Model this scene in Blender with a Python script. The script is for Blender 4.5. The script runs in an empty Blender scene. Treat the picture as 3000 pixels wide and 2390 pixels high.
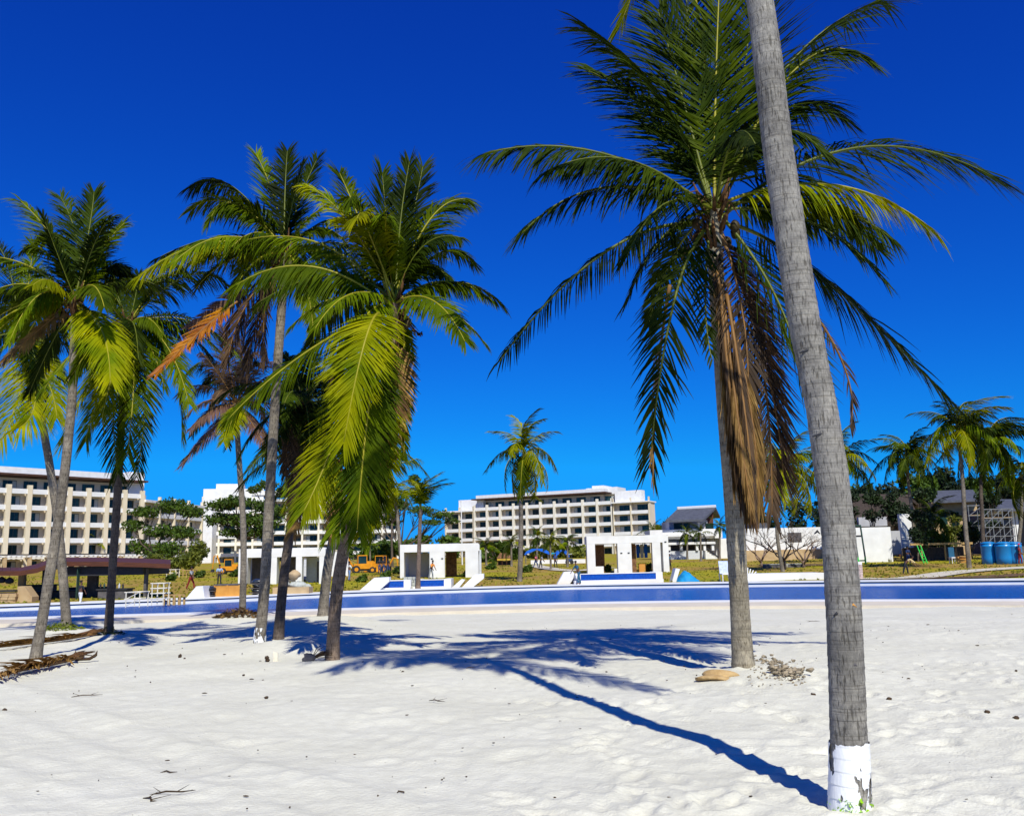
import bpy, math, random
import numpy as np
from mathutils import Vector, Matrix, Euler
PI = math.pi
rnd = random.Random(7)
nprng = np.random.default_rng(11)
scn = bpy.context.scene
COL = scn.collection

# ------------------------------------------------------------------ camera
FPX, PITCH, ROLL, EYE = 2640.0, math.radians(9.57), math.radians(-1.3), 1.7
cam = bpy.data.cameras.new('camera')
camo = bpy.data.objects.new('camera', cam); COL.objects.link(camo)
CAMR = (Matrix.Rotation(PI/2 + PITCH, 3, 'X') @ Matrix.Rotation(ROLL, 3, 'Z'))
camo.matrix_world = Matrix.Translation((0, 0, EYE)) @ CAMR.to_4x4()
cam.sensor_width = 36; cam.sensor_fit = 'HORIZONTAL'
cam.lens = FPX/3000*36
cam.clip_start = .05; cam.clip_end = 6000
scn.camera = camo

# ------------------------------------------------------------------ light
SUN_AZ, SUN_EL = math.radians(14), math.radians(45.5)     # the sun stands behind the camera, a little to the right
to_sun = Vector((math.sin(SUN_AZ)*math.cos(SUN_EL), -math.cos(SUN_AZ)*math.cos(SUN_EL), math.sin(SUN_EL)))
SKY_R = .02
w = bpy.data.worlds.new('World'); scn.world = w; w.use_nodes = True
nt = w.node_tree; nt.nodes.clear()
sky = nt.nodes.new('ShaderNodeTexSky'); sky.sky_type = 'NISHITA'; sky.sun_disc = False
sky.sun_elevation = SUN_EL; sky.sun_rotation = PI - SUN_AZ
sky.altitude = 0; sky.air_density = 1.0; sky.dust_density = 0.2; sky.ozone_density = 2.0
def wmath(op, a, b):
    n = nt.nodes.new('ShaderNodeMath'); n.operation = op
    for i, q in enumerate((a, b)):
        if isinstance(q, (int, float)): n.inputs[i].default_value = q
        else: nt.links.new(q, n.inputs[i])
    return n.outputs[0]
# the photograph's deep saturated blue: contrast and saturation of the whole sky, channel by channel
sp_c = nt.nodes.new('ShaderNodeSeparateColor'); nt.links.new(sky.outputs[0], sp_c.inputs[0])
cr_ = wmath('MULTIPLY', sp_c.outputs[0], SKY_R)
cg_ = wmath('MINIMUM', wmath('MULTIPLY', wmath('POWER', wmath('MULTIPLY', sp_c.outputs[1], .1), 1.48), 6.1), 3.6)
cb_ = wmath('MAXIMUM', wmath('MULTIPLY', wmath('POWER', wmath('MULTIPLY', sp_c.outputs[2], .1), .925), 11.8), wmath('MULTIPLY', cg_, 2.8))
cc_ = nt.nodes.new('ShaderNodeCombineColor')
for i, q in enumerate((cr_, cg_, cb_)): nt.links.new(q, cc_.inputs[i])
bg = nt.nodes.new('ShaderNodeBackground'); bg.inputs['Strength'].default_value = 0.1
out = nt.nodes.new('ShaderNodeOutputWorld')
nt.links.new(cc_.outputs[0], bg.inputs['Color']); nt.links.new(bg.outputs[0], out.inputs['Surface'])
sl = bpy.data.lights.new('sun', 'SUN'); sl.energy = 5.0; sl.angle = math.radians(.5); sl.color = (1, .975, .85)
slo = bpy.data.objects.new('sun', sl); COL.objects.link(slo)
slo.rotation_euler = to_sun.to_track_quat('Z', 'Y').to_euler(); slo.location = (30, -60, 80)
vs = scn.view_settings
scn.display_settings.display_device = 'sRGB'
vs.view_transform = 'Standard'; vs.look = 'None'; vs.exposure = 0.0; vs.gamma = 1.0; vs.use_curve_mapping = False

# ------------------------------------------------------------------ picture measurements -> places in the world
def ray(px, py):
    return CAMR @ Vector(((px-1500)/FPX, -(py-1195)/FPX, -1))
def G(px, py, z=0.0):
    d = ray(px, py); t = (z-EYE)/d.z
    return Vector((d.x*t, d.y*t, z))
def at(px, py, Y):
    d = ray(px, py); t = Y/d.y
    return Vector((d.x*t, Y, EYE+d.z*t))
K = 3000/2156
def atd(x, y, Y): return at(x*K, y*K, Y)

# ------------------------------------------------------------------ helpers
def tag(o, label=None, cat=None, group=None, kind=None):
    if label: o['label'] = label
    if cat: o['category'] = cat
    if group: o['group'] = group
    if kind: o['kind'] = kind
    return o
def thing(name, label, cat, loc=(0,0,0), rz=0, group=None):
    o = bpy.data.objects.new(name, None); COL.objects.link(o)
    o.location = loc; o.rotation_euler = (0, 0, rz); o.empty_display_size = .3
    return tag(o, label, cat, group)
def link(name, me, parent=None, loc=None, rot=None, scale=None):
    o = bpy.data.objects.new(name, me); COL.objects.link(o)
    if parent: o.parent = parent
    if loc is not None: o.location = loc
    if rot is not None: o.rotation_euler = rot
    if scale is not None: o.scale = scale
    return o
def copy_tree(o, parent=None):
    c = o.copy(); COL.objects.link(c); c.parent = parent
    for ch in list(o.children): copy_tree(ch, c)
    return c

class MB:
    def __init__(s): s.v = []; s.f = []; s.m = []
    def add(s, v, f, mi=0):
        n = len(s.v); s.v.extend([tuple(p) for p in v]); s.f.extend([tuple(i+n for i in q) for q in f]); s.m.extend([mi]*len(f)); return s
    def box(s, x0, y0, z0, x1, y1, z1, mi=0):
        if x0 > x1: x0, x1 = x1, x0
        if y0 > y1: y0, y1 = y1, y0
        if z0 > z1: z0, z1 = z1, z0
        v = [(x0,y0,z0),(x1,y0,z0),(x1,y1,z0),(x0,y1,z0),(x0,y0,z1),(x1,y0,z1),(x1,y1,z1),(x0,y1,z1)]
        f = [(0,3,2,1),(4,5,6,7),(0,1,5,4),(1,2,6,5),(2,3,7,6),(3,0,4,7)]
        return s.add(v, f, mi)
    def hexa(s, b, t, mi=0):      # bottom and top quads, both counter-clockwise from above
        return s.add(list(b)+list(t), [(3,2,1,0),(4,5,6,7),(0,1,5,4),(1,2,6,5),(2,3,7,6),(3,0,4,7)], mi)
    def prism(s, poly, axis, a, b, mi=0):   # polygon in the two other axes, extruded from a to b along an axis
        def mk(p, q):
            return {'x': (q, p[0], p[1]), 'y': (p[0], q, p[1]), 'z': (p[0], p[1], q)}[axis]
        n = len(poly)
        v = [mk(p, a) for p in poly]+[mk(p, b) for p in poly]
        f = [tuple(range(n))[::-1], tuple(range(n, 2*n))]+[(i, (i+1) % n, n+(i+1) % n, n+i) for i in range(n)]
        return s.add(v, f, mi)
    def tube(s, pts, rad, seg=8, mi=0, cap=True, squash=None):
        pts = [Vector(p) for p in pts]; n = len(pts); base = len(s.v)
        ref = Vector((0.13, 1, 0.05)).normalized(); u = None
        for i, p in enumerate(pts):
            t = (pts[min(i+1, n-1)]-pts[max(i-1, 0)])
            t = t.normalized() if t.length > 1e-9 else Vector((0,0,1))
            if u is None:
                u = t.cross(ref)
                if u.length < 1e-3: u = t.cross(Vector((1,0,0)))
            else: u = u - t*u.dot(t)
            u.normalize(); vv = t.cross(u)
            r = rad[i] if hasattr(rad, '__len__') else rad
            for k in range(seg):
                a = 2*PI*k/seg
                s.v.append(tuple(p+u*(math.cos(a)*r)+vv*(math.sin(a)*r)))
        for i in range(n-1):
            for k in range(seg):
                a = base+i*seg+k; b = base+i*seg+(k+1) % seg
                s.f.append((a, b, b+seg, a+seg)); s.m.append(mi)
        if cap:
            s.f.append(tuple(base+k for k in range(seg))[::-1]); s.m.append(mi)
            s.f.append(tuple(base+(n-1)*seg+k for k in range(seg))); s.m.append(mi)
        return s
    def bar(s, a, b, r, seg=6, mi=0): return s.tube([a, b], r, seg, mi)
    def lathe(s, prof, seg=16, mi=0, c=(0,0,0)):
        base = len(s.v); n = len(prof)
        for r, z in prof:
            for k in range(seg):
                a = 2*PI*k/seg; s.v.append((c[0]+r*math.cos(a), c[1]+r*math.sin(a), c[2]+z))
        for i in range(n-1):
            for k in range(seg):
                a = base+i*seg+k; b = base+i*seg+(k+1) % seg
                s.f.append((a, b, b+seg, a+seg)); s.m.append(mi)
        s.f.append(tuple(base+k for k in range(seg))[::-1]); s.m.append(mi)
        s.f.append(tuple(base+(n-1)*seg+k for k in range(seg))); s.m.append(mi)
        return s
    def blob(s, c, r, seed=0, amp=.2, nu=12, nv=8, mi=0):
        rr = random.Random(seed); c = Vector(c)
        ph = [(rr.uniform(1, 3), rr.uniform(1, 3), rr.uniform(1, 3), rr.uniform(0, 6)) for _ in range(4)]
        base = len(s.v)
        for j in range(nv+1):
            th = PI*j/nv
            for k in range(nu):
                a = 2*PI*k/nu
                d = Vector((math.sin(th)*math.cos(a), math.sin(th)*math.sin(a), math.cos(th)))
                q = 1+amp*sum(math.sin(p[0]*d.x*2+p[1]*d.y*2+p[2]*d.z*2+p[3]) for p in ph)/2
                s.v.append((c.x+d.x*r[0]*q, c.y+d.y*r[1]*q, c.z+d.z*r[2]*q))
        for j in range(nv):
            for k in range(nu):
                a = base+j*nu+k; b = base+j*nu+(k+1) % nu
                s.f.append((a, a+nu, b+nu, b)); s.m.append(mi)
        return s
    def mesh(s, name, mats, smooth=False):
        me = bpy.data.meshes.new(name); me.from_pydata(s.v, [], s.f)
        if not isinstance(mats, (list, tuple)): mats = [mats]
        for m in mats: me.materials.append(m)
        if len(mats) > 1: me.polygons.foreach_set('material_index', s.m)
        if smooth: me.polygons.foreach_set('use_smooth', [True]*len(me.polygons))
        me.update(); return me
    def build(s, name, mats, parent=None, smooth=False, loc=None, rot=None):
        return link(name, s.mesh(name, mats, smooth), parent, loc, rot)

# ------------------------------------------------------------------ materials
MATS = {}
def mat(name, col, rough=.7, var=.15, scale=6, bump=0, bscale=40, spec=.3, metal=0, col2=None, objvar=0, trans=0, stretch=None, trancol=None):
    if name in MATS: return MATS[name]
    m = bpy.data.materials.new(name); m.use_nodes = True; t = m.node_tree; N = t.nodes; L = t.links
    b = N['Principled BSDF']; b.inputs['Roughness'].default_value = rough; b.inputs['Metallic'].default_value = metal
    b.inputs['Specular IOR Level'].default_value = spec
    tc = N.new('ShaderNodeTexCoord'); src = tc.outputs['Object']
    if stretch:
        mp = N.new('ShaderNodeMapping'); mp.inputs['Scale'].default_value = stretch; L.new(src, mp.inputs[0]); src = mp.outputs[0]
    nz = N.new('ShaderNodeTexNoise'); nz.inputs['Scale'].default_value = scale; nz.inputs['Detail'].default_value = 5; L.new(src, nz.inputs['Vector'])
    r = N.new('ShaderNodeValToRGB')
    c2 = col2 or tuple(c*(1-var) for c in col); c1 = col if col2 else tuple(min(1, c*(1+var)) for c in col)
    r.color_ramp.elements[0].position = .32; r.color_ramp.elements[1].position = .68
    r.color_ramp.elements[0].color = (*c2, 1); r.color_ramp.elements[1].color = (*c1, 1)
    L.new(nz.outputs['Fac'], r.inputs['Fac']); csock = r.outputs['Color']
    if objvar:
        oi = N.new('ShaderNodeObjectInfo'); mr = N.new('ShaderNodeMapRange')
        mr.inputs['To Min'].default_value = 1-objvar; mr.inputs['To Max'].default_value = 1+objvar
        L.new(oi.outputs['Random'], mr.inputs['Value'])
        h = N.new('ShaderNodeHueSaturation'); L.new(mr.outputs[0], h.inputs['Value']); L.new(csock, h.inputs['Color'])
        csock = h.outputs['Color']
    L.new(csock, b.inputs['Base Color'])
    if bump:
        nb = N.new('ShaderNodeTexNoise'); nb.inputs['Scale'].default_value = bscale; nb.inputs['Detail'].default_value = 6; L.new(src, nb.inputs['Vector'])
        bp = N.new('ShaderNodeBump'); bp.inputs['Strength'].default_value = bump; bp.inputs['Distance'].default_value = .02
        L.new(nb.outputs['Fac'], bp.inputs['Height']); L.new(bp.outputs['Normal'], b.inputs['Normal'])
    if trans:
        tr = N.new('ShaderNodeBsdfTranslucent'); mx = N.new('ShaderNodeMixShader'); mx.inputs[0].default_value = trans
        hh = N.new('ShaderNodeHueSaturation'); hh.inputs['Hue'].default_value = .485; hh.inputs['Value'].default_value = 1.6; hh.inputs['Saturation'].default_value = 1.1
        L.new(csock, hh.inputs['Color']); L.new(hh.outputs[0], tr.inputs['Color'])
        L.new(b.outputs[0], mx.inputs[1]); L.new(tr.outputs[0], mx.inputs[2]); L.new(mx.outputs[0], N['Material Output'].inputs['Surface'])
    MATS[name] = m; return m

def bark_mat(name, col, dark, ring=.09, crack=1.0):
    m = bpy.data.materials.new(name); m.use_nodes = True; t = m.node_tree; N = t.nodes; L = t.links
    b = N['Principled BSDF']; b.inputs['Roughness'].default_value = .85; b.inputs['Specular IOR Level'].default_value = .2
    tc = N.new('ShaderNodeTexCoord')
    def noise(sc, stretch, det=5):
        mp = N.new('ShaderNodeMapping'); mp.inputs['Scale'].default_value = stretch; L.new(tc.outputs['Object'], mp.inputs[0])
        n = N.new('ShaderNodeTexNoise'); n.inputs['Scale'].default_value = sc; n.inputs['Detail'].default_value = det; L.new(mp.outputs[0], n.inputs['Vector']); return n.outputs['Fac']
    def ramp(s, p0, p1, c0, c1):
        r = N.new('ShaderNodeValToRGB'); r.color_ramp.elements[0].position = p0; r.color_ramp.elements[1].position = p1
        r.color_ramp.elements[0].color = (*c0, 1); r.color_ramp.elements[1].color = (*c1, 1); L.new(s, r.inputs['Fac']); return r.outputs['Color']
    def mul(a, bb, f=1.0, mode='MULTIPLY'):
        x = N.new('ShaderNodeMix'); x.data_type = 'RGBA'; x.blend_type = mode; x.inputs['Factor'].default_value = f
        L.new(a, x.inputs[6]); L.new(bb, x.inputs[7]); return x.outputs[2]
    big = ramp(noise(2.2, (1, 1, .6)), .3, .7, tuple(c*.62 for c in col), tuple(min(1, c*1.25) for c in col))
    lich = ramp(noise(9, (1, 1, 1)), .35, .7, (.72, .72, .72), (1.15, 1.15, 1.1))
    rings = ramp(noise(1.0, (1.4, 1.4, 2.6/ring), 3), .30, .50, tuple(d for d in dark), (1, 1, 1))
    cr = ramp(noise(1.0, (70, 70, 11), 3), .34, .46, tuple(d*.6 for d in dark), (1, 1, 1))
    grain = ramp(noise(70, (1, 1, .5)), .3, .7, (.75, .75, .75), (1.2, 1.2, 1.2))
    c = mul(mul(mul(mul(big, lich), rings, .55), cr, crack*.8), grain, .9)
    L.new(c, b.inputs['Base Color'])
    bp = N.new('ShaderNodeBump'); bp.inputs['Strength'].default_value = .55; bp.inputs['Distance'].default_value = .012
    L.new(mul(mul(rings, cr), grain, .5), bp.inputs['Height']); L.new(bp.outputs['Normal'], b.inputs['Normal'])
    return m

M_bark_near = bark_mat('bark_near', (.27, .25, .22), (.55, .52, .48), .05)
M_bark = bark_mat('bark', (.24, .205, .165), (.4, .36, .3), .1)
M_bark_pale = bark_mat('bark_pale', (.33, .285, .21), (.5, .45, .38), .1)
M_bark_dark = bark_mat('bark_dark', (.13, .10, .08), (.4, .36, .3), .1)
M_bark_red = bark_mat('bark_red', (.23, .165, .12), (.4, .34, .3), .1)
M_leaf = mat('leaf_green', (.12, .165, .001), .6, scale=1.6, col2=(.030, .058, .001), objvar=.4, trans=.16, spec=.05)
M_leafd = mat('leaf_dark', (.038, .060, .0015), .6, scale=1.6, col2=(.008, .018, .001), objvar=.4, trans=.08, spec=.06)  # darker copy for shaded fronds, the shade put into the leaf colour
M_leafy = mat('leaf_yellow', (.31, .30, .001), .6, scale=1.6, col2=(.10, .15, .001), objvar=.25, trans=.24, spec=.05)  # yellow-green; sunlit fronds also carry their light in this colour
M_leafo = mat('leaf_orange', (.56, .25, .003), .55, scale=1.1, col2=(.24, .05, .02), objvar=.15, trans=.25)
M_leafp = mat('leaf_pink', (.19, .095, .06), .6, scale=1.3, col2=(.07, .035, .025), objvar=.15, trans=.2)
M_dead = mat('leaf_dead', (.34, .20, .05), .7, scale=2.6, col2=(.07, .032, .010), objvar=.25, trans=.15)
M_deadd = mat('leaf_dead_dark', (.09, .05, .022), .7, scale=2.2, col2=(.03, .018, .009), objvar=.25, trans=.1)
M_rib = mat('frond_rib', (.30, .27, .015), .5, scale=3)
M_ribg = mat('frond_rib_green', (.11, .13, .008), .5, scale=3)
M_ribd = mat('frond_rib_brown', (.22, .11, .03), .6, scale=3)
M_fib = mat('palm_fibre', (.19, .09, .03), .9, scale=9, col2=(.07, .035, .015), bump=.6, stretch=(6, 6, .6))
M_nut = mat('coconut_husk', (.055, .04, .012), .6, scale=6, col2=(.025, .016, .007))
M_white = mat('white_render', (.80, .79, .77), .8, scale=.9, col2=(.70, .685, .66), bump=.2, bscale=5)
M_cream = mat('cream_render', (.70, .60, .43), .8, var=.06, scale=.5, bump=.1, bscale=8)
M_creamw = mat('hotel_wall', (.66, .57, .45), .85, var=.06, scale=.3)
M_eave = mat('brown_eave', (.075, .035, .02), .6, var=.3, scale=1)
M_glass = mat('dark_glass', (.022, .055, .05), .1, scale=.7, col2=(.006, .018, .02), spec=.3, objvar=.6)
M_frame = mat('window_frame', (.09, .085, .08), .5)
M_curtain = mat('pale_curtain', (.42, .44, .42), .8, scale=9, stretch=(6, 6, .2))
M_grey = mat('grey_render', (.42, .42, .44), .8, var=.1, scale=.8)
M_lgrey = mat('light_grey', (.55, .56, .58), .6, var=.08)
M_slate = mat('slate_roof', (.085, .09, .11), .7, var=.25, scale=2, bump=.3, bscale=12)
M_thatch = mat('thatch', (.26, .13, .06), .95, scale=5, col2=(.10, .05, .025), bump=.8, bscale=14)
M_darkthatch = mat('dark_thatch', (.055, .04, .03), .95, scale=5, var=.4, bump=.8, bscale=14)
M_redwood = mat('red_wood', (.12, .038, .014), .6, scale=3, col2=(.06, .02, .01), stretch=(.4, 4, 4), bump=.2)
M_wood = mat('pale_wood', (.50, .33, .13), .7, scale=4, col2=(.34, .2, .07), stretch=(1, 1, 4))
M_ply = mat('plywood', (.62, .30, .06), .7, scale=2, col2=(.5, .22, .04))
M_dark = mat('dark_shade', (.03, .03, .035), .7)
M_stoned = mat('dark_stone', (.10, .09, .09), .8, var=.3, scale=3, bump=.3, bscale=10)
M_beige = mat('beige_stone', (.52, .38, .21), .85, scale=1.6, col2=(.40, .27, .14), bump=.3, bscale=9)
M_stoneg = mat('grey_stone', (.36, .37, .33), .85, scale=5, var=.25, bump=.5, bscale=12, objvar=.25)
M_blacktarp = mat('black_wrap', (.035, .045, .06), .3, scale=5, col2=(.012, .016, .022), bump=.5, bscale=7, spec=.6)
M_bluetarp = mat('blue_tarp', (.02, .33, .62), .45, scale=2, col2=(.015, .22, .5), bump=.6, bscale=5)
M_blue2 = mat('blue_canvas', (.005, .12, .62), .6, scale=1, var=.2)
M_tile = mat('blue_tile', (.006, .075, .40), .25, scale=9, col2=(.004, .045, .27), spec=.5)
M_drum = mat('blue_plastic', (.01, .22, .55), .3, scale=1, var=.1, spec=.5)
M_yel = mat('machine_yellow', (.68, .27, .01), .45, scale=2, var=.15)
M_rubber = mat('rubber', (.025, .025, .025), .8)
M_green = mat('green_paint', (.02, .50, .05), .5)
M_greend = mat('dark_green_paint', (.03, .07, .055), .5)
M_steel = mat('scaffold_steel', (.22, .23, .24), .5, metal=.2)
M_cream2 = mat('cream_paint', (.70, .64, .50), .6)
M_skin = mat('skin', (.13, .06, .035), .6)
M_hair = mat('hair', (.012, .01, .009), .7)
def cloth(n, c): return mat('cloth_'+n, c, .85, var=.15, scale=12)
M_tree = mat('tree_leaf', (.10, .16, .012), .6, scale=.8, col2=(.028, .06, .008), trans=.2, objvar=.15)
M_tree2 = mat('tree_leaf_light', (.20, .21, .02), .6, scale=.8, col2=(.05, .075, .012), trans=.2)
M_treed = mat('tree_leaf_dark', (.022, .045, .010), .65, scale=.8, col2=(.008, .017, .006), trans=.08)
M_branch = mat('branch_bark', (.10, .075, .055), .9, var=.3, scale=3)
M_branchp = mat('pale_branch', (.22, .15, .11), .9, var=.25, scale=3)

# ------------------------------------------------------------------ the ground
def smooth(a, b, x):
    t = np.clip((np.asarray(x, float)-a)/(b-a), 0, 1); return t*t*(3-2*t)
def curve_fn(pts):
    xs = np.linspace(-140, 150, 1200); p = np.array(pts, float)
    ys = np.interp(xs, p[:, 0], p[:, 1]); kk = np.hanning(41); kk /= kk.sum()
    ys = np.convolve(np.pad(ys, 20, 'edge'), kk, 'valid')
    return lambda x: np.interp(x, xs, ys)
WATER = -.5
near = curve_fn([(-140, 33), (-60, 41), (-24, 44.2), (-14.6, 44.8), (-7.1, 45.9), (3.2, 46.6), (12, 44.6), (22, 40), (60, 30), (150, 20)])
far = curve_fn([(-140, 45), (-60, 47), (-28.9, 51.5), (-19, 56.6), (-9.9, 64), (4.7, 67), (18, 63), (31.4, 56.8), (60, 46), (150, 34)])
def slope_h(y): return -.62*smooth(16, 41, y)
class Noise2:
    def __init__(s, seed, n=256): s.g = np.random.default_rng(seed).random((n, n)); s.n = n
    def __call__(s, x, y):
        x = np.asarray(x, float); y = np.asarray(y, float)
        xi = np.floor(x).astype(int); yi = np.floor(y).astype(int); fx = x-xi; fy = y-yi
        fx = fx*fx*(3-2*fx); fy = fy*fy*(3-2*fy); n = s.n; g = s.g
        a = g[xi % n, yi % n]; b = g[(xi+1) % n, yi % n]; c = g[xi % n, (yi+1) % n]; d = g[(xi+1) % n, (yi+1) % n]
        return (a*(1-fx)+b*fx)*(1-fy)+(c*(1-fx)+d*fx)*fy-.5
N1, N2, N3, N4 = Noise2(1), Noise2(2), Noise2(3), Noise2(4)
MOUNDS = []      # x, y, height, radius
def base_z(x, y):
    x = np.asarray(x, float); y = np.asarray(y, float)
    z = slope_h(y)+.10*N1(x*.35+9, y*.35)+.06*N2(x*.9, y*.9)
    for mx, my, mh, mr in MOUNDS:
        z = z+mh*np.exp(-((x-mx)**2+(y-my)**2)/(mr*mr))
    return z
def ground_px(px, py, mound=0.0, mr=1.1):
    """the place on the sand seen at a point of the photograph; a mound of sand may be heaped there first"""
    z = 0.0
    for _ in range(30):
        p = G(px, py, z); z = .5*z+.5*(float(base_z(p.x, p.y))+mound)
    p = G(px, py, z)
    if mound: MOUNDS.append((p.x, p.y, mound, mr))
    return Vector((p.x, p.y, float(base_z(p.x, p.y))))
def sand(px, py, *a): return ground_px(px*K, py*K, *a)

BASES = {}
BASES['near'] = sand(1790, 1702)
BASES['tall'] = sand(1565, 1405, .10, 1.2)
BASES['edge'] = sand(75, 1386)
BASES['moss'] = sand(140, 1322, .22, 1.6)
BASES['mid'] = sand(228, 1334, .18, 1.4)
BASES['thin'] = sand(510, 1293, .35, 1.9)
BASES['painted'] = sand(545, 1366, .05, 1.0)
BASES['behind'] = sand(586, 1345, .10, 1.2)
BASES['front'] = sand(700, 1390, .08, 1.0)
BASES['back'] = sand(680, 1296, .40, 2.4)
MOUNDS.append((BASES['front'].x-1.2, BASES['front'].y+2.2, .22, 1.3))
MOUNDS.append((BASES['tall'].x+1.0, BASES['tall'].y-.3, .08, .8))

def sand_mesh():
    ys = [-7.0]
    while ys[-1] < 1.5: ys.append(ys[-1]+.35)
    while ys[-1] < 60: ys.append(ys[-1]+max(.022, ys[-1]*.0062))
    ys = np.array(ys)
    u = np.concatenate([-(1+np.linspace(1, 0, 14, endpoint=False)**2*9), np.linspace(-1, 1, 470), (1+np.linspace(0, 1, 15)[1:]**2*9)])
    half = np.maximum(5.0, .60*ys+2.6)
    Yg = np.repeat(ys[:, None], len(u), 1); X = half[:, None]*u[None, :]
    edge = near(X)-4.6                       # the sand stops at the pool deck
    Y = np.minimum(Yg, edge+.02)
    Z = base_z(X, Y)
    inner = smooth(-4, 1, Y)*(1-smooth(30, 42, Y))
    Z = Z+.022*N3(X*1.7, Y*1.7)*inner+.015*N4(X*5.5, Y*5.5)*inner+.007*N1(X*14, Y*14)*inner
    # the long ridges a vehicle left, lower left
    for (a, b, hgt, wd) in (((0, 2013), (1010, 2300), .032, .22), ((0, 2090), (900, 2390), .02, .14), ((0, 2190), (560, 2390), .018, .12), ((0, 2250), (420, 2400), .018, .12)):
        p, q = G(*a), G(*b); d = (q-p); ln = d.length; d /= ln
        s = (X-p.x)*d.x+(Y-p.y)*d.y; n = -(X-p.x)*d.y+(Y-p.y)*d.x
        n = n+.25*N2(s*.6, n*0+a[1]*.01)+.10*N2(s*2.1, n*0+5)
        Z = Z+hgt*np.exp(-(n/wd)**2)*smooth(-3, 0, s)*(1-smooth(ln, ln+2, s))*(1+.35*N1(s*2.3, n*0+3))
    # footprints and scuffs
    r = np.random.default_rng(5)
    for i in range(1300):
        y0 = 3.2+24*r.random()**1.5; k = r.random()
        xs = y0*(.64*r.random()**.8)-.2 if k < .62 else y0*(r.random()*1.2-.6)
        if xs < .05*y0 and k >= .62 and r.random() < .35: continue
        L, W, dep = .13+.06*r.random(), .06+.03*r.random(), .012+.020*r.random()
        if k >= .62: dep *= .5; L *= 1.6; W *= 1.6
        a = r.random()*PI; ca, sa = math.cos(a), math.sin(a); R = .55
        i0, i1 = np.searchsorted(ys, [y0-R, y0+R])
        hw = max(5.0, .60*y0+2.6); j0, j1 = np.searchsorted(u, [(xs-R)/hw*1.0-.02, (xs+R)/hw+.02])
        sx = X[i0:i1, j0:j1]-xs; sy = Y[i0:i1, j0:j1]-y0
        e = ((sx*ca+sy*sa)/L)**2+((-sx*sa+sy*ca)/W)**2
        Z[i0:i1, j0:j1] += dep*(-np.exp(-e*1.1)+.5*np.exp(-((np.sqrt(e)-1.55)/.4)**2))
    nR, nC = X.shape
    v = np.stack([X, Y, Z], -1).reshape(-1, 3)
    idx = np.arange(nR*nC).reshape(nR, nC)
    q = np.stack([idx[:-1, :-1], idx[:-1, 1:], idx[1:, 1:], idx[1:, :-1]], -1)
    ok = (Yg[:-1, :-1] < edge[:-1, :-1])
    q = q[ok].reshape(-1, 4)
    me = bpy.data.meshes.new('sand'); me.vertices.add(len(v)); me.vertices.foreach_set('co', v.ravel())
    me.loops.add(q.size); me.loops.foreach_set('vertex_index', q.ravel().astype(np.int32))
    me.polygons.add(len(q)); me.polygons.foreach_set('loop_start', np.arange(0, q.size, 4, dtype=np.int32))
    me.polygons.foreach_set('use_smooth', np.ones(len(q), bool)); me.update(calc_edges=True); me.validate()
    return me
def sand_mat():
    m = bpy.data.materials.new('white_sand'); m.use_nodes = True; t = m.node_tree; N = t.nodes; L = t.links
    b = N['Principled BSDF']; b.inputs['Roughness'].default_value = .95; b.inputs['Specular IOR Level'].default_value = .03
    tc = N.new('ShaderNodeTexCoord')
    def nz(s, d=5):
        n = N.new('ShaderNodeTexNoise'); n.inputs['Scale'].default_value = s; n.inputs['Detail'].default_value = d; L.new(tc.outputs['Object'], n.inputs['Vector']); return n.outputs['Fac']
    def ramp(s, p0, p1, c0, c1):
        r = N.new('ShaderNodeValToRGB'); r.color_ramp.elements[0].position = p0; r.color_ramp.elements[1].position = p1
        r.color_ramp.elements[0].color = (*c0, 1); r.color_ramp.elements[1].color = (*c1, 1); L.new(s, r.inputs['Fac']); return r.outputs['Color']
    def mul(a, c):
        x = N.new('ShaderNodeMix'); x.data_type = 'RGBA'; x.blend_type = 'MULTIPLY'; x.inputs['Factor'].default_value = 1; L.new(a, x.inputs[6]); L.new(c, x.inputs[7]); return x.outputs[2]
    c = ramp(nz(.5), .3, .7, (.655, .635, .52), (.71, .692, .585))
    c = mul(c, ramp(nz(7, 8), .3, .7, (.93, .925, .92), (1.03, 1.03, 1.03)))
    c = mul(c, ramp(nz(260, 3), .28, .45, (.72, .7, .68), (1.02, 1.02, 1.02)))
    c = mul(c, ramp(nz(46, 2), .22, .27, (.4, .36, .32), (1, 1, 1)))
    L.new(c, b.inputs['Base Color'])
    add = N.new('ShaderNodeMath'); add.operation = 'ADD'; L.new(nz(30, 6), add.inputs[0]); L.new(nz(6, 4), add.inputs[1])
    bp = N.new('ShaderNodeBump'); bp.inputs['Strength'].default_value = .35; bp.inputs['Distance'].default_value = .035
    L.new(add.outputs[0], bp.inputs['Height']); L.new(bp.outputs['Normal'], b.inputs['Normal'])
    return m
sm = sand_mesh(); sm.materials.append(sand_mat())
tag(link('sand', sm), kind='structure')

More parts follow.
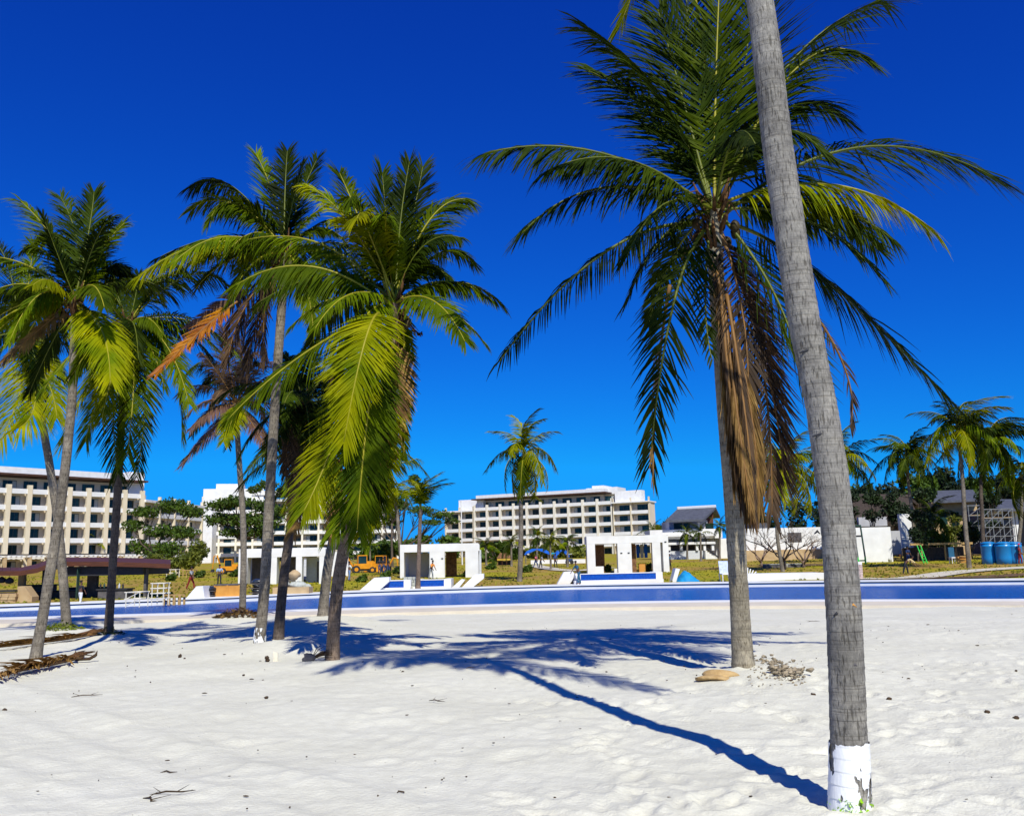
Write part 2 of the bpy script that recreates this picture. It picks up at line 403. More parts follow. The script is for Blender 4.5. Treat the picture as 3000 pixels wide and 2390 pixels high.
# ------------------------------------------------------------------ pool
def strip(name, fa, fb, za, zb, mats, x0=-135, x1=145, nx=180, ny=1, smooth_=False):
    xs = np.linspace(x0, x1, nx); b = MB()
    za_ = za if callable(za) else (lambda x: za); zb_ = zb if callable(zb) else (lambda x: zb)
    for x in xs:
        for j in range(ny+1):
            t = j/ny; b.v.append((x, float(fa(x)*(1-t)+fb(x)*t), za_(x)*(1-t)+zb_(x)*t))
    n = ny+1
    for i in range(nx-1):
        for j in range(ny): b.f.append((i*n+j, (i+1)*n+j, (i+1)*n+j+1, i*n+j+1)); b.m.append(0)
    return b
def off(f, d): return lambda x: f(x)+d
M_deck = mat('pool_deck', (.62, .55, .44), .85, var=.07, scale=1.2, bump=.15, bscale=20)
dk = strip('d', off(near, -4.6), off(near, -2.0), -.50, -.46, None)
d2 = strip('d', off(near, -4.6), off(near, -4.6), -.9, -.50, None); dk.add(d2.v, d2.f)
tag(dk.build('pool_deck', M_deck), kind='structure')
ck = strip('c', off(near, -2.0), off(near, 0), -.452, -.452, None)
for za, zb, o in ((-.50, -.452, -2.0), (-.452, -1.3, 0)):
    d2 = strip('d', off(near, o), off(near, o), za, zb, None); ck.add(d2.v, d2.f)
tag(ck.build('pool_kerb', M_white), kind='structure')
def water_mat():
    m = bpy.data.materials.new('pool_water'); m.use_nodes = True; t = m.node_tree; N = t.nodes; L = t.links
    b = N['Principled BSDF']; b.inputs['Base Color'].default_value = (.002, .055, .34, 1)
    b.inputs['Roughness'].default_value = .22; b.inputs['IOR'].default_value = 1.33; b.inputs['Specular IOR Level'].default_value = .03
    tc = N.new('ShaderNodeTexCoord')
    n = N.new('ShaderNodeTexNoise'); n.inputs['Scale'].default_value = 1.6; n.inputs['Detail'].default_value = 4; L.new(tc.outputs['Object'], n.inputs['Vector'])
    n2 = N.new('ShaderNodeTexNoise'); n2.inputs['Scale'].default_value = 6; n2.inputs['Detail'].default_value = 3; L.new(tc.outputs['Object'], n2.inputs['Vector'])
    r = N.new('ShaderNodeValToRGB'); r.color_ramp.elements[0].position = .35; r.color_ramp.elements[1].position = .68
    r.color_ramp.elements[0].color = (.0, .045, .24, 1); r.color_ramp.elements[1].color = (.0, .11, .46, 1)  # light and dark of the ripples put into the water colour
    L.new(n2.outputs['Fac'], r.inputs['Fac']); L.new(r.outputs[0], b.inputs['Base Color'])
    a = N.new('ShaderNodeMath'); a.operation = 'ADD'; L.new(n.outputs['Fac'], a.inputs[0]); L.new(n2.outputs['Fac'], a.inputs[1])
    bp = N.new('ShaderNodeBump'); bp.inputs['Strength'].default_value = 1; bp.inputs['Distance'].default_value = .10
    L.new(a.outputs[0], bp.inputs['Height']); L.new(bp.outputs['Normal'], b.inputs['Normal'])
    return m
wt = strip('w', off(near, .004), off(far, -.004), WATER, WATER, None, ny=6)
tag(wt.build('pool_water', water_mat()), kind='structure')
cb = MB()
for o, za, zb in ((0, -1.3, -.30), (-.10, -.24, -.17), ):
    s_ = strip('x', off(far, o), off(far, o), za, zb, None); cb.add(s_.v, s_.f)
s_ = strip('x', off(far, -.10), off(far, 2.2), -.17, -.165, None); cb.add(s_.v, s_.f)
s_ = strip('x', off(far, -.10), off(far, .12), -.24, -.24, None); cb.add(s_.v, s_.f)
tag(cb.build('pool_coping', M_white), kind='structure')
s_ = strip('x', off(far, .12), off(far, .12), -.305, -.235, None)
s2 = strip('x', off(far, 0), off(far, .12), -.30, -.302, None); s_.add(s2.v, s2.f)
tag(s_.build('overflow_channel', M_dark), kind='structure')  # overflow gap under the coping, its shadow put into the near-black colour

# ------------------------------------------------------------------ lawn, dirt and path beyond the pool
def lawn_z(x, y):
    y = np.asarray(y, float); f = far(x)
    return -.19+1.15*smooth(0, 1, (y-f)/70)*1.0+2.0*smooth(110, 300, y)+.10*N2(np.asarray(x)*.12, y*.12)*smooth(3, 12, y-f)
def lawn_mesh():
    xs = np.concatenate([np.linspace(-900, -120, 14, endpoint=False), np.linspace(-120, 120, 160), np.linspace(120, 900, 15)[1:]])
    ts = np.concatenate([np.linspace(0, 90, 60, endpoint=False), np.linspace(90, 400, 40, endpoint=False), np.linspace(400, 3500, 14)])
    X = np.repeat(xs[None, :], len(ts), 0); Y = far(np.clip(X, -135, 145))+2.2+ts[:, None]
    Z = lawn_z(np.clip(X, -135, 145), Y)+.05*N3(X*.6, Y*.6)*(1-smooth(60, 120, ts))[:, None]
    Z[0, :] = -.18
    nR, nC = X.shape; v = np.stack([X, Y, Z], -1).reshape(-1, 3); idx = np.arange(nR*nC).reshape(nR, nC)
    q = np.stack([idx[:-1, :-1], idx[:-1, 1:], idx[1:, 1:], idx[1:, :-1]], -1).reshape(-1, 4)
    me = bpy.data.meshes.new('lawn'); me.from_pydata(v.tolist(), [], q.tolist()); me.polygons.foreach_set('use_smooth', [True]*len(q)); me.update(); return me
def lawn_mat():
    m = bpy.data.materials.new('lawn_grass'); m.use_nodes = True; t = m.node_tree; N = t.nodes; L = t.links
    b = N['Principled BSDF']; b.inputs['Roughness'].default_value = .95; b.inputs['Specular IOR Level'].default_value = .03
    tc = N.new('ShaderNodeTexCoord')
    def nz(s, d=5):
        n = N.new('ShaderNodeTexNoise'); n.inputs['Scale'].default_value = s; n.inputs['Detail'].default_value = d; L.new(tc.outputs['Object'], n.inputs['Vector']); return n.outputs['Fac']
    def mix(f, a, c):
        x = N.new('ShaderNodeMix'); x.data_type = 'RGBA'; L.new(f, x.inputs['Factor'])
        for s, k in ((a, 6), (c, 7)):
            if isinstance(s, tuple): x.inputs[k].default_value = (*s, 1)
            else: L.new(s, x.inputs[k])
        return x.outputs[2]
    def rr(s, a, c):
        n = N.new('ShaderNodeMapRange'); n.inputs['From Min'].default_value = a; n.inputs['From Max'].default_value = c; L.new(s, n.inputs['Value']); return n.outputs[0]
    green = mix(rr(nz(1.4, 8), .3, .7), (.22, .21, .012), (.42, .36, .03))
    brown = mix(rr(nz(.9, 8), .3, .7), (.26, .16, .04), (.44, .30, .08))
    c = mix(rr(nz(.09, 5), .40, .58), green, brown)
    c = mix(rr(nz(9, 4), .25, .42), (.07, .08, .01), c)
    L.new(c, b.inputs['Base Color'])
    bp = N.new('ShaderNodeBump'); bp.inputs['Strength'].default_value = .8; bp.inputs['Distance'].default_value = .12
    L.new(nz(7, 6), bp.inputs['Height']); L.new(bp.outputs['Normal'], b.inputs['Normal'])
    return m
lm = lawn_mesh(); lm.materials.append(lawn_mat()); tag(link('lawn', lm), kind='structure')
def lz(x, y): return float(lawn_z(x, y))
def lawn(px, py):
    """the place on the lawn seen at a point of the photograph (3000 px wide)"""
    p = G(px, py, -.2) if py > 1640 else at(px, py, 90)
    lo, hi = 40.0, 600.0
    d = ray(px, py)
    for _ in range(60):
        mid = (lo+hi)/2; P_ = at(px, py, mid)
        if P_.z > lz(P_.x, P_.y): lo = mid
        else: hi = mid
    P_ = at(px, py, lo); f = float(far(P_.x))+2.7      # never on the coping or in the water
    if P_.y < f: P_ = at(px, py, f)
    return Vector((P_.x, P_.y, lz(P_.x, P_.y)))
def on_deck(px, py, d):
    """a place on the far coping, d metres behind the water's edge"""
    Y = 60.0
    for _ in range(8): Y = float(far(at(px, py, Y).x))+d
    p = at(px, py, Y); return Vector((p.x, Y, -.166))
def lawnd(x, y): return lawn(x*K, y*K)
def ribbon(name, pts, wid, m, lift=.02, n=40):
    pts = [Vector(p) for p in pts]; b = MB(); P_ = []
    for i in range(n+1):
        t = i/n*(len(pts)-1); k = min(int(t), len(pts)-2); f = t-k
        p0 = pts[max(k-1, 0)]; p1 = pts[k]; p2 = pts[k+1]; p3 = pts[min(k+2, len(pts)-1)]
        P_.append(.5*((2*p1)+(p2-p0)*f+(2*p0-5*p1+4*p2-p3)*f*f+(3*p1-p0-3*p2+p3)*f**3))
    for i, p in enumerate(P_):
        d = (P_[min(i+1, n)]-P_[max(i-1, 0)]); d.z = 0; d.normalize(); s = Vector((d.y, -d.x, 0))*wid/2
        for q in (p-s, p-s*.33, p+s*.33, p+s):
            q.y = max(q.y, float(far(q.x))+2.5); b.v.append((q.x, q.y, lz(q.x, q.y)+.06+lift))
    for i in range(n):
        for j in range(3): b.f.append((i*4+j, i*4+j+1, i*4+j+5, i*4+j+4)); b.m.append(0)
    return tag(b.build(name, m, smooth=True), kind='structure')
M_path = mat('pale_path', (.60, .54, .42), .9, var=.08, scale=1)
M_dirt = mat('brown_dirt', (.19, .115, .05), .95, scale=2, col2=(.10, .055, .025), bump=.7, bscale=9)
ribbon('path', [lawn(2500, 1713), lawn(2640, 1697), lawn(2820, 1676), lawn(3000, 1664), lawn(3200, 1654)], 2.6, M_path)
ribbon('path', [lawn(1560, 1656), lawn(1620, 1668), lawn(1700, 1672), lawn(1780, 1664)], 2.2, M_path)
ribbon('dirt_strip', [lawn(2680, 1708), lawn(2800, 1700), lawn(2920, 1690), lawn(3080, 1682)], 3.2, M_dirt)
ribbon('dirt_strip', [lawn(2240, 1661), lawn(2330, 1657), lawn(2430, 1655)], 4, M_dirt)

# ------------------------------------------------------------------ coconut palms
def bez(p0, pm, p2, n):
    c = 2*pm-(p0+p2)/2
    return [(1-t)**2*p0+2*t*(1-t)*c+t*t*p2 for t in [i/n for i in range(n+1)]]
def frond_geom(p0, pm, p2, seed, leaf=.17, n=68, droop=.5, wind=(0, 0, 0), wl=.042, t0=.13, lift=.12, ragged=.1, hout=None, gap=0.0, leaflets=None, facing=0.0, asc=1.0):
    """two MBs: leaflets, midrib. Points are relative to the palm's base."""
    rr = random.Random(seed); lv = MB(); rb = MB()
    pts = bez(p0, pm, p2, 22); L = sum((pts[i+1]-pts[i]).length for i in range(22))
    if hout is None:
        h = (pm-p0); h.z = 0
        if h.length < .15: h = (p2-p0); h.z = 0
        if h.length < .05: h = Vector((0, -1, 0))
        hout = h.normalized()
    wind = Vector(wind)
    def ev(t):
        x = t*22; k = min(int(x), 21); f = x-k; return pts[k].lerp(pts[k+1], f), (pts[k+1]-pts[k]).normalized()
    rb.tube(pts, [.030*(L/4)**.5*(1-.82*i/22)+.003 for i in range(23)], 5)
    lmax = leaflets or min(leaf, .20)*L*1.6; n = int(n*1.7); wl = wl*.80; ph0, ph1 = rr.uniform(0, 6), rr.uniform(0, 6)
    twist = rr.uniform(-.55, .55)
    for side in (-1, 1):
        for i in range(n):
            t = t0+(1-t0)*(i+rr.random()*.7)/n
            if rr.random() < gap: continue
            p, T = ev(min(t, .999)); a = math.hypot(T.x, T.y)
            if T.x*hout.x+T.y*hout.y < 0: a = -a
            Nn = Vector((0, 0, a))-hout*T.z
            Nn = Nn+Vector((0, -facing, 0)); Nn = Nn-T*Nn.dot(T)
            if Nn.length < .05: Nn = Vector((0, 0, 1))-T*T.z
            Nn.normalize(); S = T.cross(Nn); S.normalize()
            ca, sa = math.cos(twist), math.sin(twist); S, Nn = S*ca+Nn*sa, Nn*ca-S*sa
            u = (t-t0)/(1-t0)
            cl = math.sin(t*23+ph0+side)*math.sin(t*57+ph1); ang = asc*math.radians(66-38*u+rr.uniform(-8, 8)+cl*11)
            ll = lmax*(.55+.45*math.sin(PI*min(.84, u*.95+.12)))*(1-.32*u*u)*rr.uniform(1-ragged*2, 1+ragged)
            d0 = (T*math.cos(ang)+S*(side*math.sin(ang))+Nn*(lift+rr.uniform(-.1, .1))).normalized()
            w = (T-d0*T.dot(d0)).normalized()
            w = (w+Nn*rr.uniform(-.6, .6)).normalized()
            hz = 1-T.z*T.z; g = Vector((0, 0, -1))*droop*(.35+1.5*hz)*rr.uniform(.7, 1.3)*(1+.35*cl)+wind*rr.uniform(.6, 1.4)
            base = len(lv.v); pos = p.copy(); dirn = d0.copy(); ww = wl*rr.uniform(.8, 1.15)
            for k, wk in enumerate((.55, 1.0, .72, .10)):
                q = w*(ww*wk*.5); lv.v.append(tuple(pos-q)); lv.v.append(tuple(pos+q))
                if k < 3:
                    dirn = (d0+g*(.34, .72, 1.15)[k]).normalized(); pos = pos+dirn*(ll/3)
            for k in range(3):
                lv.f.append((base+2*k, base+2*k+1, base+2*k+3, base+2*k+2)); lv.m.append(0)
    return lv, rb
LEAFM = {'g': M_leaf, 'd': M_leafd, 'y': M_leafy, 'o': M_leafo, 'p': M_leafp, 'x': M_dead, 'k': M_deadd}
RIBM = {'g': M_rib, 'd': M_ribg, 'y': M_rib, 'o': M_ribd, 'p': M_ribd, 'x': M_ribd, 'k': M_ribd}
FLABEL = {'y': 'yellow-green frond', 'o': 'orange and dark red fading frond', 'p': 'pinkish brown withering frond', 'x': 'dead golden brown hanging frond', 'k': 'dead dark brown hanging frond'}
FSEED = [100]
def add_frond(root, kind, p0, pm, p2, **kw):
    FSEED[0] += 1
    lv, rb = frond_geom(p0, pm, p2, FSEED[0], **kw)
    f = lv.build('frond', LEAFM[kind], root)
    if kind in FLABEL: f['label'] = FLABEL[kind]
    rb.build('midrib', RIBM[kind], f, smooth=True)
    return f
def spline(pts, n):
    out_ = []
    for i in range(n+1):
        t = i/n*(len(pts)-1); k = min(int(t), len(pts)-2); f = t-k
        p0 = pts[max(k-1, 0)]; p1 = pts[k]; p2 = pts[k+1]; p3 = pts[min(k+2, len(pts)-1)]
        out_.append(.5*((2*p1)+(p2-p0)*f+(2*p0-5*p1+4*p2-p3)*f*f+(3*p1-p0-3*p2+p3)*f**3))
    return out_
def trunk_geom(pts, r0, r1, ring=.1, seg=20, flare=.25, seed=0, rough=.02, dz=.03, wob=0):
    """a ringed trunk; radii along it"""
    L = sum((pts[i+1]-pts[i]).length for i in range(len(pts)-1)); n = max(12, int(L/dz))
    P_ = spline(pts, n); rr = np.random.default_rng(seed); s = 0; R = []; no = Noise2(seed+50, 64); S = []
    for i, p in enumerate(P_):
        if i: s += (p-P_[i-1]).length
        ph = (s/ring+.5*float(no(s*1.3, 3.3))) % 1.0
        r = r0+(r1-r0)*(s/L)+r0*flare*math.exp(-max(0, s-.3)/.28)
        r *= 1+rough*(1-ph)*1.2+wob*float(no(s*.9, 7.7)); R.append(r); S.append(s)
    b = MB(); b.tube(P_, R, seg)
    v = np.array(b.v); k = np.arange(len(v)) % seg; row = np.arange(len(v))//seg; ang = 2*PI*k/seg
    c = np.array([tuple(p) for p in P_])[row]
    nn = no(np.cos(ang)*2.2+row*dz*2.0, np.sin(ang)*2.2+row*dz*6)*rough*2.4+no(np.cos(ang)*6+row*dz*9, np.sin(ang)*6+9)*rough*1.6
    v = c+(v-c)*(1+nn)[:, None]; b.v = [tuple(x) for x in v]
    return b, P_, R
def palm(base, label, tr, r0, r1, bark, fronds, group='coconut palms on the beach', crown=None, rim_d=0, nuts=6, boot=True, extra=6, ring=.1, seg=20, dz=.035, flare=.25, ek='ggd', elen=2.6, scale=1.0, sd=None, nb=None):
    """tr: trunk points in the 2156 px wide picture, with a depth offset; fronds: (kind, mid, tip, depth of tip, options)"""
    root = thing('coconut_palm', label, 'palm', base, group=group)
    Y = base.y; sd = sd if sd is not None else int(abs(base.x)*100) % 997
    T = [Vector((0, 0, -.35)), Vector((0, 0, 0))]+[atd(x, y, Y+o)-base for x, y, o in tr]
    if T[2].z < .1: T.pop(2)
    r0 *= .86; r1 *= .86
    b, P_, R = trunk_geom(T, r0, r1, ring, seg, flare, sd, dz=dz)
    b.build('trunk', bark, root, smooth=True)
    C = T[-1].copy()
    rr = random.Random(sd)
    if boot:
        fb = MB(); axis = (T[-1]-T[-2]).normalized()
        for k in range(nb or 16):
            a = rr.random()*2*PI; h = rr.uniform(-.75, .1)*scale; o = Vector((math.cos(a), math.sin(a), 0))
            q0 = C+axis*h+o*r1*.8; q1 = q0+o*rr.uniform(.10, .28)*scale+Vector((0, 0, rr.uniform(.18, .5)*scale))
            fb.tube([q0, (q0+q1)/2+o*.03, q1], [.032*scale, .03*scale, .008*scale], 5)
        for k in range(14):
            a = rr.random()*2*PI; o = Vector((math.cos(a), math.sin(a), 0)); q0 = C+axis*rr.uniform(-.3, .15)*scale+o*r1
            q1 = q0+o*rr.uniform(.15, .5)*scale-Vector((0, 0, rr.uniform(-.1, .6)*scale))
            fb.tube([q0, (q0+q1)/2+Vector((0, 0, .12)), q1], [.018, .014, .006], 4)
        tag(fb.build('leaf_sheath', M_fib, root, smooth=True))
    for k in range(nuts):
        a = rr.random()*2*PI; c = C+Vector((math.cos(a)*.30, math.sin(a)*.30, rr.uniform(-.5, -.15)))*scale
        MB().blob((0, 0, 0), (.075, .075, .10), k, .08, 10, 7).build('coconut', M_nut, root, smooth=True, loc=c)
    for fr in fronds:
        kind, mid, tip, dd = fr[:4]; kw = dict(fr[4]) if len(fr) > 4 else {}
        start = kw.pop('start', None); dm = kw.pop('dm', dd*.55)
        p0 = atd(start[0], start[1], Y+(start[2] if len(start) > 2 else 0))-base if start else C+Vector((rr.uniform(-.06, .06), rr.uniform(-.06, .06), rr.uniform(-.15, .1)))
        kw.setdefault('facing', .6)
        add_frond(root, kind, p0, atd(*mid, Y+dm)-base, atd(*tip, Y+dd)-base, **kw)
    for k in range(extra):          # fill of the crown, mostly its far side
        a = rr.uniform(-.35, PI+.35) if k % 3 else rr.uniform(PI, 2*PI); e = rr.uniform(-.5, 1.25) if k % 3 else rr.uniform(-.9, .2); L = elen*rr.uniform(.8, 1.1)
        h = Vector((math.cos(a), math.sin(a), 0)); pm = C+h*L*.5*math.cos(e)+Vector((0, 0, L*.5*math.sin(e)+.12*L))
        p2 = C+h*L*.9*math.cos(e)+Vector((0, 0, L*.8*math.sin(e)-.12*L))
        add_frond(root, ek[k % len(ek)], C.copy(), pm, p2, droop=.6, n=50)
    return root, T, C

def beach(name, label, *a, **k): return palm(BASES[name], label, *a, **k)

# the near palm: its crown stands above the frame and throws the long shadow
A = BASES['near']; AY = A.y
trA = [(1787, 1560), (1771, 1200), (1737, 900), (1690, 660), (1641, 330), (1600, 0)]
ptsA = [Vector((0, 0, -.35)), Vector((0, 0, 0))]+[atd(x, y, AY)-A for x, y in trA]
ptsA += [Vector((1.98-A.x, .03, 7.2)), Vector((1.93-A.x, .05, 8.7)), Vector((1.86-A.x, .1, 10.2))]
rootA = thing('coconut_palm', 'tall grey coconut palm trunk nearest the camera, its foot painted white', 'palm', A, group='coconut palms on the beach')
bA, PA, RA = trunk_geom(ptsA, .128, .09, .085, 56, .06, 3, rough=.022, dz=.011, wob=.10)
bA.build('trunk', M_bark_near, rootA, smooth=True)
def paint_band(root, P_, R, top, name='painted_base', seg=56, seed=0, thick=.004, chips=.16, ragged=.03):
    """a thin coat round the foot; where the paint has chipped away the bark under it shows"""
    b = MB(); rows = [i for i, p in enumerate(P_) if -.2 < p.z < top+.12]
    b.tube([P_[i] for i in rows], [R[i]+thick for i in rows], seg, cap=False)
    m = bpy.data.materials.new('chipped_paint'); m.use_nodes = True; t = m.node_tree; N = t.nodes; L = t.links
    bs = N['Principled BSDF']; bs.inputs['Base Color'].default_value = (.80, .80, .79, 1); bs.inputs['Roughness'].default_value = .8; bs.inputs['Specular IOR Level'].default_value = .2
    tc = N.new('ShaderNodeTexCoord'); sx = N.new('ShaderNodeSeparateXYZ'); L.new(tc.outputs['Object'], sx.inputs[0])
    def nz(sc, st, d=5):
        mp = N.new('ShaderNodeMapping'); mp.inputs['Scale'].default_value = st; mp.inputs['Location'].default_value = (seed, seed*2, seed); L.new(tc.outputs['Object'], mp.inputs[0])
        n = N.new('ShaderNodeTexNoise'); n.inputs['Scale'].default_value = sc; n.inputs['Detail'].default_value = d; L.new(mp.outputs[0], n.inputs['Vector']); return n.outputs['Fac']
    def M(op, x, y):
        n = N.new('ShaderNodeMath'); n.operation = op
        for i, q in enumerate((x, y)):
            if isinstance(q, (int, float)): n.inputs[i].default_value = q
            else: L.new(q, n.inputs[i])
        return n.outputs[0]
    edge = M('ADD', top-ragged, M('MULTIPLY', nz(14, (1, 1, .35)), ragged*2))
    below = M('LESS_THAN', sx.outputs['Z'], edge)
    keep = M('LESS_THAN', M('ADD', M('MULTIPLY', nz(7, (1, 1, .55), 7), .75), M('MULTIPLY', nz(40, (1, 1, .3), 3), .25)), .5+(.22-chips)*.5+.055)
    mask = M('MULTIPLY', below, keep)
    tr = N.new('ShaderNodeBsdfTransparent'); mx = N.new('ShaderNodeMixShader'); L.new(mask, mx.inputs[0]); L.new(tr.outputs[0], mx.inputs[1]); L.new(bs.outputs[0], mx.inputs[2]); L.new(mx.outputs[0], N['Material Output'].inputs['Surface'])
    bp = N.new('ShaderNodeBump'); bp.inputs['Strength'].default_value = .5; bp.inputs['Distance'].default_value = .01; L.new(nz(35, (1, 1, .4)), bp.inputs['Height']); L.new(bp.outputs['Normal'], bs.inputs['Normal'])
    o = b.build(name, m, root, smooth=True); o['label'] = 'chipped white paint round the foot of the trunk'; return o
M_paint = mat('white_lime_paint', (.80, .80, .80), .8, scale=14, col2=(.62, .62, .61), bump=.4, bscale=30)
paint_band(rootA, PA, [r*1.035 for r in RA], .44, chips=.22)
mo = MB(); rr = random.Random(4)
for k in range(60):
    a = -PI/2+rr.gauss(0, .55)*1.1; rad = .130+rr.random()*.02; z = .015+rr.random()**2*.07
    p = Vector((rad*math.cos(a), rad*math.sin(a), z)); s = .012+.012*rr.random(); d = Vector((rr.gauss(0, 1), rr.gauss(0, 1), rr.gauss(0, 1))).normalized()*s; e = Vector((rr.gauss(0, 1), rr.gauss(0, 1), rr.gauss(0, 1))).normalized()*s
    mo.add([p-d, p+e, p+d, p-e], [(0, 1, 2, 3)])
mo.build('moss', mat('bright_moss', (.30, .55, .01), .8), rootA)
# old leaf-scar notches, knots on the trunk
def on_trunk(px, py):
    o = Vector((0, 0, EYE))-A; d = ray(px, py)
    best = None
    for i, p in enumerate(PA):
        t = (p-o).dot(d)/d.dot(d); q = o+d*t; dist = (q-p).length
        if best is None or dist < best[0]: best = (dist, i, q)
    i = best[1]; p = PA[i]; q = best[2]; lat = q-p; dn = d.normalized(); r = RA[i]
    return p+lat-dn*math.sqrt(max(0, r*r-min(lat.length, r)**2))*.98
for px, py, sx, m_ in ((2365, 1030, .055, M_dark), (2405, 1275, .06, M_dark), (2500, 1775, .025, M_ply), (2452, 1800, .02, M_dark), (2395, 1560, .02, M_dark), (2505, 1950, .024, M_stoned)):
    q = on_trunk(px, py); b = MB(); b.tube([q-Vector((sx, -.01, .008)), q+Vector((0, 0, .012)), q+Vector((sx, .01, -.008))], [.004, .011, .004], 6)
    b.build('leaf_scar', m_, rootA, smooth=True)
CA = ptsA[-1]; rr = random.Random(22)
for k in range(15):
    a = k*2*PI/15+rr.uniform(-.15, .15); e = rr.uniform(-.35, .9); L = rr.uniform(3.1, 4.1); h = Vector((math.cos(a), math.sin(a), 0))
    add_frond(rootA, 'gd'[k % 2], CA.copy(), CA+h*L*.5*math.cos(e)+Vector((0, 0, L*.5*math.sin(e)+.2)), CA+h*L*.92*math.cos(e)+Vector((0, 0, L*.7*math.sin(e)-1.0)), droop=.7, n=56)
for k in range(7):
    a = rr.random()*6.28; MB().blob((0, 0, 0), (.075, .075, .10), k, .08, 10, 7).build('coconut', M_nut, rootA, smooth=True, loc=CA+Vector((.25*math.cos(a), .25*math.sin(a), -.35)))

# the tall palm on the right
W1 = (-.25, .1, -.05)
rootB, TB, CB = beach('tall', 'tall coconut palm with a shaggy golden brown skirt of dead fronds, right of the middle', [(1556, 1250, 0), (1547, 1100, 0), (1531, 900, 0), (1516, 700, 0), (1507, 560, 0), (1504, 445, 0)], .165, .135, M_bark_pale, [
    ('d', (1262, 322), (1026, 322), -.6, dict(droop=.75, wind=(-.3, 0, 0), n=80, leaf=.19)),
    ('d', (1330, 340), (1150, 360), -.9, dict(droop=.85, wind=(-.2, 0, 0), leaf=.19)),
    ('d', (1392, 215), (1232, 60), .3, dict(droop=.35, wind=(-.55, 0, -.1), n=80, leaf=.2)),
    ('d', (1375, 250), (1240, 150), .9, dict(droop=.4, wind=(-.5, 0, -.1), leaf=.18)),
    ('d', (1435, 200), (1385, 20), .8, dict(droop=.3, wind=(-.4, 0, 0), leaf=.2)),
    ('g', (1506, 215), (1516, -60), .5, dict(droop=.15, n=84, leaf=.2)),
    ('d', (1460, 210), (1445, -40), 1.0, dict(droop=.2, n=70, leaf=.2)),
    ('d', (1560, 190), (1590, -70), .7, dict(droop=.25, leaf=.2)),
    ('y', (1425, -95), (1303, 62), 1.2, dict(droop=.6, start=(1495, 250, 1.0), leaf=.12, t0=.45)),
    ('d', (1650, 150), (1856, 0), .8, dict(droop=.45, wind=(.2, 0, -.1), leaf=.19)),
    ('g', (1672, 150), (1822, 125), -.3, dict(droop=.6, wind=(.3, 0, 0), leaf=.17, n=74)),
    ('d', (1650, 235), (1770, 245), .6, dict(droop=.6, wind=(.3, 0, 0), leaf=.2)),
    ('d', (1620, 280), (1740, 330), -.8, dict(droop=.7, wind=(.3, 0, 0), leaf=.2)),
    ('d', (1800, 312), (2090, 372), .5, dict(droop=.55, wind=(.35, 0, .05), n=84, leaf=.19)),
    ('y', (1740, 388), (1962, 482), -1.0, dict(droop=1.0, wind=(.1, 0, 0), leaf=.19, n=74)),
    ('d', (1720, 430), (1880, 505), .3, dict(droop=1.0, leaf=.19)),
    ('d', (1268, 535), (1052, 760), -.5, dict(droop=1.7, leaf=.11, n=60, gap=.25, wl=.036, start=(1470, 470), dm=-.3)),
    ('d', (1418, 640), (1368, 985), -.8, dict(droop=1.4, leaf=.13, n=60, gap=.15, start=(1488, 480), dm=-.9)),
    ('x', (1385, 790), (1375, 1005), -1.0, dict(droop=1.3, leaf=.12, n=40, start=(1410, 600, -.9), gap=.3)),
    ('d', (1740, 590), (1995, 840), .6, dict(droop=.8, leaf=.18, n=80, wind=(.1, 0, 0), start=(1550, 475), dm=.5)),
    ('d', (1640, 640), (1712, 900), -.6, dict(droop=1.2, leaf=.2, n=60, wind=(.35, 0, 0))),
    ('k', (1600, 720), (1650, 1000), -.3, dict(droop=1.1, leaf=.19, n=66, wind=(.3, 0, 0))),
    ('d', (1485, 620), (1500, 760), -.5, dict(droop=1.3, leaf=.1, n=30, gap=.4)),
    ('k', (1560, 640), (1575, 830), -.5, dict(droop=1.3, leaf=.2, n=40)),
    ('k', (1610, 800), (1625, 1085), -.2, dict(droop=1.8, leaf=.13, n=60, start=(1560, 560))),  # golden fronds left, dark ones right: the skirt's light and shade as colour
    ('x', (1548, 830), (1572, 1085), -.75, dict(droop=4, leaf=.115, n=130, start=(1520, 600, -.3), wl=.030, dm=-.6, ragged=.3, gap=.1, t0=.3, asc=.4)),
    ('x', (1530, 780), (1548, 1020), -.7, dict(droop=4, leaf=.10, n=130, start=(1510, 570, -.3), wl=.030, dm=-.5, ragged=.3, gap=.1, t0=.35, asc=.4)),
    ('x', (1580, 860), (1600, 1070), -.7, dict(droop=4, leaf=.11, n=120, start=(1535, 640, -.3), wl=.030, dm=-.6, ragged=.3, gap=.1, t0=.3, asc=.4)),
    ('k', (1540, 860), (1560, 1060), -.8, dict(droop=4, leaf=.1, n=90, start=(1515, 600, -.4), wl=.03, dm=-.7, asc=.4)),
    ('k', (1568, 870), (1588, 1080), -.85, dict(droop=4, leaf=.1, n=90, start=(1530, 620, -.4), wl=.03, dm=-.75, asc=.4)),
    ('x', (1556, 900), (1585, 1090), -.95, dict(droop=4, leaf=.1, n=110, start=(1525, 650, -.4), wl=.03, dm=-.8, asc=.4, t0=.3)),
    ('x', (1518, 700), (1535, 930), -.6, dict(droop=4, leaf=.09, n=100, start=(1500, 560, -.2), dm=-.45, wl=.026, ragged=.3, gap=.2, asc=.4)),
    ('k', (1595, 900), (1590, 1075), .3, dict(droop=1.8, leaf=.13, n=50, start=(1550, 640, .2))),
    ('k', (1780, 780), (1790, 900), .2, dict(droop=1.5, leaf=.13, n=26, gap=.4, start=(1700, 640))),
], extra=9, elen=3.2, ek='d', nuts=7, dz=.02, seg=28, nb=26)

